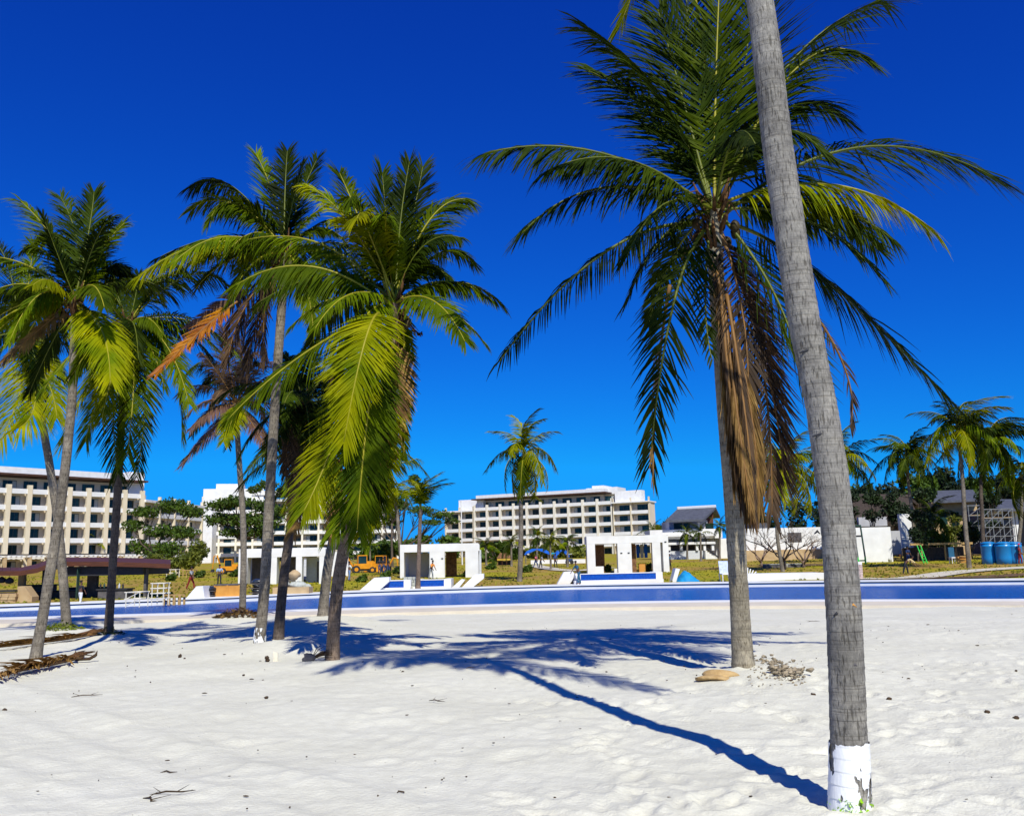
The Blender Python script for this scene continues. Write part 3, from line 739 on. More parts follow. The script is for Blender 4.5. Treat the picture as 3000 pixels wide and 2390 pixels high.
# the group on the left
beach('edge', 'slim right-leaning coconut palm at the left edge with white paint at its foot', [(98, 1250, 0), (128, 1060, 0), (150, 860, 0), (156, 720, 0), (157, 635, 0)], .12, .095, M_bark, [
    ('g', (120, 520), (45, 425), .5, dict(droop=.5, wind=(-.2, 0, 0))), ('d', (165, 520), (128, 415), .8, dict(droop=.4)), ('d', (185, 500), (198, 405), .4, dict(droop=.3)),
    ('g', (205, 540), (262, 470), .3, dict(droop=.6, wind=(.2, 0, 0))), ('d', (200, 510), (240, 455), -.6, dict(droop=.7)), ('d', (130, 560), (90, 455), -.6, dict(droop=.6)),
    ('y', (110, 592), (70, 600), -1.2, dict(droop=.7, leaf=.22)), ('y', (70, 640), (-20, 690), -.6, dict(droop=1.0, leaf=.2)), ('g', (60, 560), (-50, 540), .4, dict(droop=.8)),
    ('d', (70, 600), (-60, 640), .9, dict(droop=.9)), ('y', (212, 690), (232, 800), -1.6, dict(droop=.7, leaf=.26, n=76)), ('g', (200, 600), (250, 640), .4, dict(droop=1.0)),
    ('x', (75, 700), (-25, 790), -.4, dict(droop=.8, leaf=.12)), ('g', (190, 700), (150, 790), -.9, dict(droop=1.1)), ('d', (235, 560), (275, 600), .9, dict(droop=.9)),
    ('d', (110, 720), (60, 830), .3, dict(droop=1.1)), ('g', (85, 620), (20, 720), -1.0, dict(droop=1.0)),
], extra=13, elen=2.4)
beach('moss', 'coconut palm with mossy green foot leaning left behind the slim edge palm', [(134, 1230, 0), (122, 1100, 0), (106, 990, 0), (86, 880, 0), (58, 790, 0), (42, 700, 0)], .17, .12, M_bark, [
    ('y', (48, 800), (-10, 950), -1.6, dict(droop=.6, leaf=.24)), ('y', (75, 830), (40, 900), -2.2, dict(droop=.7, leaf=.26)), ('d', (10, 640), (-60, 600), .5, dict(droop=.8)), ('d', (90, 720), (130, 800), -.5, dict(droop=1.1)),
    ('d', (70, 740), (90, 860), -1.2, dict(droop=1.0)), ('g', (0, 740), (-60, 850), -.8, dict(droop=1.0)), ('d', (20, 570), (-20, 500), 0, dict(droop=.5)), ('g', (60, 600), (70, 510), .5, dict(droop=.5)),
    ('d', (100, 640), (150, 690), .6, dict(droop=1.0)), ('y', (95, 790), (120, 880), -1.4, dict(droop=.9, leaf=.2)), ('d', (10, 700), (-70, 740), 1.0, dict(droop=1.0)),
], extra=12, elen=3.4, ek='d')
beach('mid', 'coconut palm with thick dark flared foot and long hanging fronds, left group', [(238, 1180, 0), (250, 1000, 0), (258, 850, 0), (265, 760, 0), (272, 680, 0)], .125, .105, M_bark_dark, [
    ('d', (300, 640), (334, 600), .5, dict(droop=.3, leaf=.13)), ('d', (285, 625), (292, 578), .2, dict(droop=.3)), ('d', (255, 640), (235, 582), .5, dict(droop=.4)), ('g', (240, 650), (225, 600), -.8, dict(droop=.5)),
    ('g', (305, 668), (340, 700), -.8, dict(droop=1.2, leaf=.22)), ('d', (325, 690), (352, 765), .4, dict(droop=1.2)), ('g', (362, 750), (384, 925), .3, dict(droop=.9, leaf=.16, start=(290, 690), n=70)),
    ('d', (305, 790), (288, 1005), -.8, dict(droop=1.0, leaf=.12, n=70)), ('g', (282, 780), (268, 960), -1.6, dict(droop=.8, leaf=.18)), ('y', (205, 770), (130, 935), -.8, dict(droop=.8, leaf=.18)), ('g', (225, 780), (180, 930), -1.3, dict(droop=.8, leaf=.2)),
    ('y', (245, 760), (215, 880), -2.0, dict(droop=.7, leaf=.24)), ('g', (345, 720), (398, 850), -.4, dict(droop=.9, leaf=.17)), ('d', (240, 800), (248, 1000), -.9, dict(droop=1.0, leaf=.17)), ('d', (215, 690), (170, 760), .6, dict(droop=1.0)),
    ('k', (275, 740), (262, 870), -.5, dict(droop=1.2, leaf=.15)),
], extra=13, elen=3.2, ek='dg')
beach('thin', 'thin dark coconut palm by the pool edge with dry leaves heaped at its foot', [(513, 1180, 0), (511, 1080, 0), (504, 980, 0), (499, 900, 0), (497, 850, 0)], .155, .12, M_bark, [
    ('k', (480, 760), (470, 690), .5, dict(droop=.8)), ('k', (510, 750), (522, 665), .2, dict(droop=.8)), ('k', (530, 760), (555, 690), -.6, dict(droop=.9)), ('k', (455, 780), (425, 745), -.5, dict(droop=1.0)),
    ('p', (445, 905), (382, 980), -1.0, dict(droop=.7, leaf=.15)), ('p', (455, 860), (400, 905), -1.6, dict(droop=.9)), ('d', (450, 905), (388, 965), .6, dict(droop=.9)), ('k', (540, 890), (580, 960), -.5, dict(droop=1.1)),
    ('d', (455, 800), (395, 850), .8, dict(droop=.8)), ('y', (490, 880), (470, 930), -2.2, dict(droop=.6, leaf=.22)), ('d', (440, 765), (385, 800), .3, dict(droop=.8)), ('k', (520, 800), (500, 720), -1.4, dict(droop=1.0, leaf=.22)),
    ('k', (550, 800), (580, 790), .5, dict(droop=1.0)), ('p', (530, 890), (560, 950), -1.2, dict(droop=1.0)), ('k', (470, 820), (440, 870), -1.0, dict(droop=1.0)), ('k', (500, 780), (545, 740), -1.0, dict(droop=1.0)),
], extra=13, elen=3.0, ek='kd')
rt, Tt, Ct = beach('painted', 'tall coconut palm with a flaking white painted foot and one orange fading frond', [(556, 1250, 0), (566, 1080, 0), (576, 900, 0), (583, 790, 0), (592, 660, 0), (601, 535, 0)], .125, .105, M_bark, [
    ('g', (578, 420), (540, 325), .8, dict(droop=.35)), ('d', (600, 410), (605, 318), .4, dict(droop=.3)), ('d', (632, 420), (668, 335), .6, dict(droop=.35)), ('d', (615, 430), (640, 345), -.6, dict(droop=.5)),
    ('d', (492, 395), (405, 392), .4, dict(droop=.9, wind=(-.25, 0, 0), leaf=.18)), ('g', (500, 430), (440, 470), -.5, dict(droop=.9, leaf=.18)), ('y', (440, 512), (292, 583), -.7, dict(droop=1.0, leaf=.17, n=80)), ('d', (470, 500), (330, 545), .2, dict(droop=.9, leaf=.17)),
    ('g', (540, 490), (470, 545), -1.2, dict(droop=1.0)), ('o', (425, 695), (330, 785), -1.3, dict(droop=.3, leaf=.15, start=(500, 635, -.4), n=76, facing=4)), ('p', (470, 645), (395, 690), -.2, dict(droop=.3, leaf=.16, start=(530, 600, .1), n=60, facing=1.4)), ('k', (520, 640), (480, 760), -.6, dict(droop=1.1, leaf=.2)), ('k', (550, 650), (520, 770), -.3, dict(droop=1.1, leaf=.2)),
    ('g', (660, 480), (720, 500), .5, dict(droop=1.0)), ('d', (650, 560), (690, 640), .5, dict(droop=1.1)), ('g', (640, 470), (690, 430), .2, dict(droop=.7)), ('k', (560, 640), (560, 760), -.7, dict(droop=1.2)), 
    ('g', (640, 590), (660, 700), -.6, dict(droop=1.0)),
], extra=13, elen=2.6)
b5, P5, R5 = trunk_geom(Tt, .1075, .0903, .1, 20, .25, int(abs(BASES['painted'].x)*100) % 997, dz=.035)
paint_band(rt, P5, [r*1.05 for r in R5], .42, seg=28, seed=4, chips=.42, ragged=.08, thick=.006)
beach('behind', 'shaded coconut palm trunk standing just behind the white painted palm of the left group', [(597, 1220, 0), (612, 1110, 0), (625, 1030, 0), (634, 950, 0), (640, 850, 0)], .135, .11, M_bark_dark, [  # darker bark colour carries the shade on this trunk
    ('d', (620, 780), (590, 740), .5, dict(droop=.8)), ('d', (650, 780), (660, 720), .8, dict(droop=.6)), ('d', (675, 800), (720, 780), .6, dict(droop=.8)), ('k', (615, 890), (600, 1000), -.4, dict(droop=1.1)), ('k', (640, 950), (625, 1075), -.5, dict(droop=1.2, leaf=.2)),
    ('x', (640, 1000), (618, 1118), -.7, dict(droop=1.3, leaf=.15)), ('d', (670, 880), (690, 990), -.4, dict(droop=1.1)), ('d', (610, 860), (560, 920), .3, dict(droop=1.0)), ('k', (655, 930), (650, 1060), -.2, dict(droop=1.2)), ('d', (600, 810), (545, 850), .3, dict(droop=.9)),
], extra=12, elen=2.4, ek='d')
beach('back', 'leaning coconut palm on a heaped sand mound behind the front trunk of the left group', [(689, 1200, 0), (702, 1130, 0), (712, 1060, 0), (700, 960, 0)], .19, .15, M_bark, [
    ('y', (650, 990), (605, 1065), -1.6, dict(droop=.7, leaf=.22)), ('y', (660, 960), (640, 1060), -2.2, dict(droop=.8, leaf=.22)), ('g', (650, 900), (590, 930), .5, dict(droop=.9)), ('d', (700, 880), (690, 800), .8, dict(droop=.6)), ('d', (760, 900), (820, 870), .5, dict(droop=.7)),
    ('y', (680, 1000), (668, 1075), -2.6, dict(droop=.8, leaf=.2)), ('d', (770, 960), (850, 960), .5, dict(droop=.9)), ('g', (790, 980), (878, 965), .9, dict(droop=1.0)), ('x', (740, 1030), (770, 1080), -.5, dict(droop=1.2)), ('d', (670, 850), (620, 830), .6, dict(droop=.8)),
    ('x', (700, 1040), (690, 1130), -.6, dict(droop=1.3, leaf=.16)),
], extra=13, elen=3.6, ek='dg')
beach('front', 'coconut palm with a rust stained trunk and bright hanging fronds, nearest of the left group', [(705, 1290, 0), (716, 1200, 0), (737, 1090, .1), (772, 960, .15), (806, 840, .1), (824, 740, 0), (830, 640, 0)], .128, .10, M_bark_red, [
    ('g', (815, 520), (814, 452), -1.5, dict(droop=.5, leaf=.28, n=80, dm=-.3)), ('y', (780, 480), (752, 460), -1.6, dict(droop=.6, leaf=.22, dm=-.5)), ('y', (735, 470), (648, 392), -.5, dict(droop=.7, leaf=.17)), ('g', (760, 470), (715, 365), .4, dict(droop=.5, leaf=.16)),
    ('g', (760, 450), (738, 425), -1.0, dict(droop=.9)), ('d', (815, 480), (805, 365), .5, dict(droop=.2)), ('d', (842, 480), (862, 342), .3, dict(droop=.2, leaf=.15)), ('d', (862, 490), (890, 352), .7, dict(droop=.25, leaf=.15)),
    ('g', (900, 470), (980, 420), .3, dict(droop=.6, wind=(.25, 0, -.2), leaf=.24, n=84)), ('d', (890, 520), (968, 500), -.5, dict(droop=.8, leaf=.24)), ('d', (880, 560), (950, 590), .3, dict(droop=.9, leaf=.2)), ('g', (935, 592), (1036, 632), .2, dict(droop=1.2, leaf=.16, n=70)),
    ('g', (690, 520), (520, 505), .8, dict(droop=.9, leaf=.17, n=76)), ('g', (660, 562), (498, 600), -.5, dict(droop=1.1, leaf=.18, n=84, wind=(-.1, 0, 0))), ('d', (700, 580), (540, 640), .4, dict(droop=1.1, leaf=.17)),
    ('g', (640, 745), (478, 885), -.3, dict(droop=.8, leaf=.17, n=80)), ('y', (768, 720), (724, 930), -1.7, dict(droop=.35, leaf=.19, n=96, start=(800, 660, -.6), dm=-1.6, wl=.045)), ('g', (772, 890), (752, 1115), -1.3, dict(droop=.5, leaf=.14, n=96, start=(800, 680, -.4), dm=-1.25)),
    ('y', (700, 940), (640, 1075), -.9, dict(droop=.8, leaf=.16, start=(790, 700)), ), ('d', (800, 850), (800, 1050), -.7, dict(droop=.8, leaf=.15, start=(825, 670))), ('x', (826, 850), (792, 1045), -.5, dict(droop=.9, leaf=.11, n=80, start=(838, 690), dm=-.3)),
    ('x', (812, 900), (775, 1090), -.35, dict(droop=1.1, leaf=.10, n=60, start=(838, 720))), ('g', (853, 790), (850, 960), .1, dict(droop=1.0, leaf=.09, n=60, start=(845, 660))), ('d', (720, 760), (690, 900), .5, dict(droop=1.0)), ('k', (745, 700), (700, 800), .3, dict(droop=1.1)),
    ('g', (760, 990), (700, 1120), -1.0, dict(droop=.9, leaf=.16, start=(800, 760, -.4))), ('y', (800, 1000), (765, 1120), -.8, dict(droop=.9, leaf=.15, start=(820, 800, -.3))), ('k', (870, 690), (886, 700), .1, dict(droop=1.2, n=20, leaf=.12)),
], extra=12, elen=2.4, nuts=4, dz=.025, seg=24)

# palms beyond the pool: a small set of fronds shared by all of them
def shared_fronds():
    out_ = {}
    for kind in 'gdyx':
        for v in range(3):
            L = 3.0; dro = (.25, .5, .8)[v]
            lv, rb = frond_geom(Vector((0, 0, 0)), Vector((L*.5, 0, .32-.1*v)), Vector((L*.95, (v-1)*.25, -.5-.5*v)), 900+v, n=30, droop=.7+dro, wl=.08, leaf=.22, facing=.0)
            n = len(lv.f); lv.add(rb.v, rb.f, 1)
            out_[kind, v] = lv.mesh('frond', [LEAFM[kind], RIBM[kind]])
    return out_
SF = shared_fronds()
FAR_N = [0]
def far_palm(base, label, tr, r, fronds=None, n=16, size=1.0, kinds='gdy', bark=None, group='coconut palms beyond the pool', emin=-.9, emax=1.2, wind=0, cat='palm', seed=None):
    """tr: world offsets of the trunk above its base"""
    FAR_N[0] += 1; rr = random.Random(seed if seed is not None else FAR_N[0]*13)
    root = thing('coconut_palm', label, cat, base, group=group)
    T = [Vector((0, 0, -.3)), Vector((0, 0, 0))]+[Vector(t) for t in tr]
    b, P_, R = trunk_geom(T, r, r*.75, .12, 10, .3, FAR_N[0], dz=.12); b.build('trunk', bark or M_bark, root, smooth=True)
    C = T[-1]
    for k in range(n):
        a = k*2.39996+rr.uniform(-.3, .3); e = emax+(emin-emax)*((k+.5)/n)+rr.uniform(-.15, .15)
        dx = Vector((math.cos(a)*math.cos(e)+wind*.5, math.sin(a)*math.cos(e), math.sin(e))).normalized()
        a2 = math.atan2(dx.y, dx.x); e2 = math.asin(max(-1, min(1, dx.z)))
        kd = kinds[k % len(kinds)] if e > -.5 else kinds[(k*2) % len(kinds)]
        s = size*rr.uniform(.85, 1.12)
        f = link('frond', SF[kd, rr.randrange(3)], root, C, Euler((rr.uniform(-.2, .2), -e2, a2), 'XYZ'), (s, s, s))
        if kd in FLABEL: f['label'] = FLABEL[kd]
    return root
def fp(bx, by, pts, label, r, **kw):
    b = on_deck(bx*K, by*K, 1.7) if by > 1238 else lawnd(bx, by); far_palm(b, label, [tuple(atd(x, y, b.y)-b) for x, y in pts], r, **kw)
fp(1094, 1224, [(1097, 1130), (1097, 1040), (1104, 955)], 'lone coconut palm with upright spike and yellow drooping fronds in front of the right hotel', .22, n=18, size=1.3, kinds='gyy', emin=-1.35, emax=1.45)
fp(2041, 1196, [(2032, 1100), (2026, 1000), (2016, 905)], 'tallest windswept coconut palm near the right edge, pale trunk', .2, n=24, size=1.4, kinds='gdy', wind=.5)
fp(1930, 1180, [(1922, 1090), (1914, 1030), (1908, 962)], 'shorter dark crowned coconut palm left of the tallest right hand palm', .2, n=24, size=1.35, kinds='dgd', wind=.2)
fp(2072, 1183, [(2068, 1090), (2066, 1010), (2078, 930)], 'coconut palm with a dark trunk beside the blue drums', .2, n=26, size=1.6, kinds='gdd', wind=.5, bark=M_bark_dark)
fp(1965, 1178, [(1962, 1130), (1962, 1085)], 'short dark coconut palm between the two right hand palms', .28, n=12, size=1.0, kinds='dd', bark=M_bark_dark)
fp(2140, 1178, [(2150, 1090), (2150, 1000)], 'coconut palm cut by the right edge of the picture', .2, n=14, size=1.3, kinds='gdy', wind=.4)
fp(1648, 1203, [(1636, 1120), (1640, 1040), (1650, 985)], 'coconut palm with yellow fronds seen between the two big trunks on the right', .18, n=24, size=1.5, kinds='yyg', emin=-1.2)
fp(1748, 1185, [(1752, 1080), (1766, 965)], 'coconut palm half hidden behind the near white footed trunk', .2, n=20, size=1.5, kinds='gyd', emin=-1.0)
fp(848, 1215, [(842, 1150), (836, 1080), (828, 1040)], 'leaning young coconut palm in front of the left white cabana', .2, n=9, size=.9, kinds='yg', emin=-1.3, emax=1.0)
fp(880, 1241, [(882, 1170), (884, 1110), (886, 1072)], 'red brown transplanted palm with its fronds tied up beside the stone pier', .17, n=9, size=.95, kinds='yyg', emin=.9, emax=1.5, bark=M_bark_red)
# young palms planted round the hotels
for i, (x, y, top, lab) in enumerate(((1447, 1178, 1112, 'young palm left of the villa with a thin crown'), (1476, 1181, 1110, 'young palm in front of the villa terrace'), (1515, 1178, 1098, 'young palm right of the villa stairs'),
        (1520-360, 1200, 1128, 'young palm between the blue canopies'), (1195, 1194, 1130, 'young palm right of the blue canopies'), (1077, 1192, 1133, 'dark young palm left of the lone palm'), (1024, 1190, 1140, 'dark young palm by the left cabana corner'),
        (1257, 1165, 1108, 'young palm above the right cabana roof'), (1336, 1160, 1088, 'young palm above the right end of the cabana roof'), (1375, 1165, 1112, 'young palm at the right corner of the right hotel'),
        (780, 1195, 1135, 'bushy young palm by the yellow digger'), (198, 1195, 1130, 'young palm in front of the left hotel balconies'), (735, 1190, 1140, 'young palm behind the yellow digger'), (1130, 1180, 1120, 'young palm behind the blue canopies'))):
    b = lawnd(x, y); t = atd(x+rnd.uniform(-2, 2), top+12, b.y)-b
    far_palm(b, lab, [tuple(t*.5), tuple(t)], max(.12, b.y*.0012), n=10, size=.022*b.y/3.0*(.8 if i > 2 else .7), kinds='gdy' if i % 2 else 'dg', group='young palms on the lawn', emin=-.9, emax=1.4)

# ------------------------------------------------------------------ hotels
M_pale = mat('pale_cream', (.76, .70, .58), .8, var=.05, scale=.5)
def hotel(name, label, A2, B2, z0, floors, fh, nb, rows_mir=False, pil=.9, dep=1.9, body=16, top=True, skip_pil=(), top_inset=2.2, first_pil=True, depth_wall_white=False, roof_h=1.5, eave=(0, 1), roofs=(), pmat=None):
    """a block of balconies from plan point A2 to B2 (left to right as seen); local x along the front, y inwards"""
    dx, dy = B2[0]-A2[0], B2[1]-A2[1]; Lf = math.hypot(dx, dy); rz = math.atan2(dy, dx)
    root = thing(name, label, 'hotel', (A2[0], A2[1], z0), rz)
    bw = Lf/nb; H = floors*fh
    b = MB(); b.box(0, dep, -2, Lf, body, H)
    b.build('wall', M_creamw, root)
    tz = H
    pm = MB(); pm.box(-pil/2, -.18, -2, pil/2, .55, H+1.7); pmesh = pm.mesh('pilaster', pmat or M_cream)
    qm = MB(); qm.box(-.14, .55, 0, .14, dep-.004, H); qmesh = qm.mesh('partition', M_creamw)
    for i in range(nb+1):
        if i in skip_pil: continue
        link('pilaster', pmesh, root, (i*bw, 0, 0)); link('partition', qmesh, root, (i*bw, 0, 0))
    hw = bw/2-pil/2-.004
    bb = MB(); bb.box(-hw, 0, -.22, hw, dep-.006, .0); bb.box(-hw, 0, .004, hw, .16, .85)
    bmesh_ = bb.mesh('balcony', M_white)
    ww, wh = bw*.64, fh*.76
    wx = (-.11 if not rows_mir else .09)*bw
    gm_ = MB(); gm_.box(-ww/2, -.05, .05, ww/2, -.004, wh); gmesh = gm_.mesh('window', M_glass)
    fm = MB()
    for x in (-ww/2-.05, -ww/6, ww/6, ww/2): fm.box(x, -.09, 0, x+.06, -.054, wh+.05)
    fm.box(-ww/2-.05, -.094, wh, ww/2+.06, -.056, wh+.09)
    fmesh = fm.mesh('frame', M_frame)
    cm = MB(); cm.box(-ww/2+.02, -.072, .08, -ww/6, -.052, wh-.02); cmesh = cm.mesh('curtain', M_curtain)
    cm = MB(); cm.box(ww/6+.08, -.072, .08, ww/2-.02, -.052, wh-.02); cmesh2 = cm.mesh('curtain', M_curtain)
    rr = random.Random(len(label))
    for f in range(floors+(1 if top else 0)):
        for i in range(nb):
            x = (i+.5)*bw
            if f > 0: link('balcony', bmesh_, root, (x, 0, f*fh))
            y = dep if f < floors else dep+top_inset
            o = link('window', gmesh, root, (x+wx, y, f*fh+.1)); link('frame', fmesh, o)
            if rr.random() < .5: link('curtain', cmesh if rr.random() < .5 else cmesh2, o)
    if top:
        e0, e1 = eave[0]*Lf, eave[1]*Lf
        b = MB(); b.box(e0, dep+top_inset, H, e1, body-1, H+fh); b.build('upper_wall', M_creamw, root)
        tz = H+fh
        b = MB(); b.box(e0-2.2, -.6, tz+.15, e1+2.2, body-.5, tz+.55); b.build('eave', M_eave, root)
        b = MB(); b.box(e0-1.2, 1.0, tz+.552, e1+1.2, body-1.5, tz+.55+roof_h); b.build('roof', M_white, root)
    for r in roofs:
        b = MB(); b.box(r[0]*Lf, r[1], r[2], r[3]*Lf, r[4], r[5]); b.build('roof_block', M_white, root)
    return root, bw, Lf
def xy(px, py, Y): p = at(px, py, Y); return (p.x, p.y)
# left hotel: front runs away to the right
A1 = Vector(xy(15, 1600, 196)); B1 = Vector(xy(360, 1600, 217)); d1 = (B1-A1)
A1s = A1-d1*(2/6); B1s = A1+d1*(7/6)
h1, bw1, L1 = hotel('hotel', 'cream and white hotel block with tall pilasters at the left edge', A1s, B1s, .9, 5, 3.57, 9, pil=1.0, top=True, eave=(0, .97), roofs=((.95, 3, 17.9, 1.05, 15, 24.3),))
C1 = A1+d1*(7.0/6); D1 = Vector(xy(590, 1600, 250))
hotel('hotel', 'lower hotel wing behind the thin crowned trees, right of the left hotel', C1+(D1-C1)*.03, D1, 1.2, 5, 3.3, 4, pil=.5, top=False, roofs=((-.02, -.8, 16.5, 1.02, 12, 17.1),))
# ground floor pergola of the left hotel
pg = thing('pergola', 'white slatted pergola along the foot of the left hotel', 'pergola', (A1.x, A1.y, .9), math.atan2(d1.y, d1.x))
u = d1.length/6
b = MB(); b.box(-2*u, -4.2, 4.15, 7*u, -3.95, 4.4); b.build('rail', M_dark, pg)
bm_ = MB(); bm_.box(-.22, -4.3, 3.75, .22, -.4, 4.0); bme = bm_.mesh('slat', M_white)
for k in range(int(9*u/1.05)): link('slat', bme, pg, (-2*u+.5+k*1.05, 0, 0))
bm_ = MB(); bm_.box(-.35, -4.2, -2, .35, -3.6, 3.75); bme = bm_.mesh('post', M_beige)
for k in range(8): link('post', bme, pg, (-1.5*u+k*1.15*u, 0, 0))
# middle hotel behind the palms
A2 = xy(590, 1600, 285); B2 = xy(1165, 1600, 300)
hotel('hotel', 'white hotel block half hidden behind the left palm group', A2, B2, 1.5, 6, 3.4, 12, pil=.6, pmat=M_pale, rows_mir=True, top=False, roofs=((0, .6, 20.4, .30, 12, 24.6), (.06, 2, 24.6, .20, 11, 26.3), (.22, -.8, 20.42, .55, 11.5, 21.2), (.24, 0, 22.6, .56, 13, 24.0), (.55, 2, 20.4, 1.0, 13, 22.2)))
b = MB(); v0 = Vector(xy(590, 1600, 282)); h2 = thing('stair_tower', 'plain white stair wall at the left end of the middle hotel', 'tower', (v0.x, v0.y, 1.5))
b.prism([(0, -2), (3.2, -2), (3.2, 16), (2, 21), (0, 21)], 'y', 0, 9); b.build('wall', M_white, h2)
b = MB(); b.box(6.0, -3.2, 8.6, 15, 1.0, 9.6); b.build('balcony', M_white, h2)
# right hotel
A3 = xy(1390, 1600, 313); B3 = xy(1797, 1600, 290.5); d3 = Vector(B3)-Vector(A3); n3 = Vector((-d3.y, d3.x)).normalized()
h3, bw3, L3 = hotel('hotel', 'six storey white and cream hotel with brown eave, right of the picture centre', A3, B3, 2.1, 5, 3.36, 10, pil=.75, pmat=M_pale, rows_mir=True, top=True, eave=(.03, .92), roof_h=1.2,
    roofs=((.0, 2.2, 16.85, .05, 14, 21.6), (.785, 5.5, 20.2, 1.0, 14, 22.5), (.83, 5.2, 20.21, .91, 13, 23.2)))
W0 = Vector(A3)-d3*.225; hotel('hotel', 'lower left wing of the right hotel with a roof terrace', W0, Vector(A3)-d3*.006, 2.0, 5, 3.3, 2, pil=.45, rows_mir=True, top=False, roofs=((-.22, -1.0, 16.52, 1.0, 9, 17.0), (.25, 4.5, 17.0, 1.0, 10, 21.0)))
W1_ = Vector(B3)+d3*.006; hotel('hotel', 'lower right wing of the right hotel with angled end balconies', W1_, Vector(B3)+d3*.245, 2.3, 5, 3.3, 2, pil=.4, rows_mir=True, top=False, body=6, roofs=((-.02, -.8, 16.52, 1.03, 6.5, 16.9), (0.0, 2.5, 16.9, .74, 6, 20.6)))

# ------------------------------------------------------------------ white cabanas by the pool
def cabana(label, loc, rz, W, D, H, cols, side_w=.5, back=True, roof_t=.75):
    """cols: front column spans in fractions of the width"""
    root = thing('cabana', label, 'cabana', loc, rz)
    b = MB(); b.prism([(0, H-roof_t), (W, H-roof_t), (W, H-.12), (W-.15, H), (0, H)], 'y', 0, D); b.build('roof', M_white, root)
    for a, c, dd in cols:
        b = MB(); b.box(a*W, .004, -.5, c*W, dd, H-roof_t-.004); b.build('column', M_white, root)
    b = MB(); b.box(W-side_w, D*.62, -.5, W-.01, D-.01, H-roof_t-.004); b.build('side_wall', M_white, root)
    for a, c in ((.02, .1), (.9, .985)):
        b = MB(); b.box(a*W, D-.35, -.5, c*W, D-.02, H-roof_t-.006); b.build('rear_column', M_white, root)
    return root
p1 = lawn(1722, 1682); s1 = p1.y/FPX
W = (1953-1717)*s1; Hh = (1682-1574)*s1
zc = p1.z
cb1 = cabana('white open cabana with two bays and a plunge pool, right of the picture centre', (p1.x, p1.y, zc), math.radians(-.5), W, 3.4, Hh, ((0, .10, 1.3), (.375, .545, 1.2), (.80, .90, .9), (.93, .999, .8)))
def wall_piece(nm, root, m, x0, y0, z0, x1, y1, z1): b = MB(); b.box(x0, y0, z0, x1, y1, z1); return b.build(nm, m, root)
wall_piece('timber_wall', cb1, M_thatch, W*.10, 2.6, -.2, W*.24, 2.8, Hh-.8)
wall_piece('timber_wall', cb1, M_thatch, W*.545, 1.5, -.2, W*.62, 2.8, Hh-.8)
wall_piece('low_wall', cb1, M_white, W*.10, .3, -.5, W*.2, .9, .75); wall_piece('low_wall', cb1, M_white, W*.33, .3, -.5, W*.374, .9, .5)
wall_piece('crate', cb1, M_ply, W*.66, 2.0, -.2, W*.745, 2.5, .95)['label'] = 'orange plywood board leaning inside the right bay'
lampm = MB(); lampm.box(-.10, -.06, 0, .10, -.004, .09)
lm_ = lampm.mesh('wall_light', M_dark)
for x in (.42, .51, .965): link('wall_light', lm_, cb1, (W*x, 0, Hh*.53 if x < .9 else Hh*.8))
for k in range(3):
    wall_piece('blind', cb1, M_blue2 if k != 1 else M_lgrey, W*(.65+.05*k), 3.0, Hh*.4, W*(.69+.05*k), 3.05, Hh-.85)

p2 = lawn(1172, 1694); s2 = p2.y/FPX; W2 = (1402-1172)*s2; H2 = (1694-1598)*s2
cb2 = cabana('white open cabana with two bays left of the lone palm', (p2.x, p2.y, p2.z), math.radians(2), W2*1.0, 3.6, H2, ((0, .05, 1.4), (.37, .56, 1.3), (.82, .985, 1.0)), side_w=.2)
wall_piece('dark_back_panel', cb2, M_grey, W2*.08, 2.9, -.2, W2*.36, 3.1, H2-.8); wall_piece('timber_wall', cb2, M_thatch, W2*.56, 2.7, -.2, W2*.70, 3.0, H2-.8)
link('wall_light', lm_, cb2, (W2*.40, 0, H2*.55)); link('wall_light', lm_, cb2, (W2*.53, 0, H2*.55))
wall_piece('sheet', cb2, M_lgrey, W2*.99, 1.0, -.2, W2*1.02, 3.3, H2*.8)['label'] = 'grey netting hung on the open side'
p3 = lawn(697, 1712); s3 = p3.y/FPX; W3 = (945-697)*s3; H3 = (1712-1611)*s3
cb3 = cabana('white open cabana with dark bays behind the left palms', (p3.x, p3.y, p3.z), math.radians(4), W3, 3.6, H3, ((0, .10, 1.4), (.33, .44, 1.3), (.66, .73, 1.0), (.93, .985, 1.0)))
wall_piece('rear_wall', cb3, M_lgrey, W3*.73, 2.4, -.3, W3*.93, 2.6, H3-.8)
wall_piece('doorway_shade', cb3, M_stoned, W3*.86, 2.3, -.3, W3*.92, 2.396, H3*.6)  # dark slab standing for the shade in the doorway recess
wall_piece('dark_back_panel', cb3, M_stoned, W3*.10, 1.9, -.3, W3*.40, 2.1, H3-.8); wall_piece('dark_back_panel', cb3, M_stoned, W3*.44, 1.9, -.3, W3*.70, 2.1, H3-.8)  # dark panels across the bays, the shade of the openings put into colour
p4 = lawn(880, 1700)
nt_ = thing('netting_screen', 'grey netting screen leaning by the left cabana', 'screen', (p4.x, p4.y-.3, p4.z), .1)
b = MB(); s4 = p4.y/FPX
for x in (0, 38*s4): b.bar((x, 0, 0), (x, .3, 62*s4), .04)
b.bar((0, .3, 62*s4), (38*s4, .3, 62*s4), .04); b.build('frame', M_steel, nt_)
b = MB(); b.hexa([(.05, .03, .1), (36*s4, .03, .1), (36*s4, .06, .1), (.05, .06, .1)], [(.05, .28, 60*s4), (36*s4, .28, 60*s4), (36*s4, .31, 60*s4), (.05, .31, 60*s4)]); b.build('net', M_lgrey, nt_)
wb = thing('garden_wall', 'plain white wall right of the left cabana', 'wall', (lawn(945, 1690).x, lawn(945, 1690).y+2, lawn(945, 1690).z), .05)
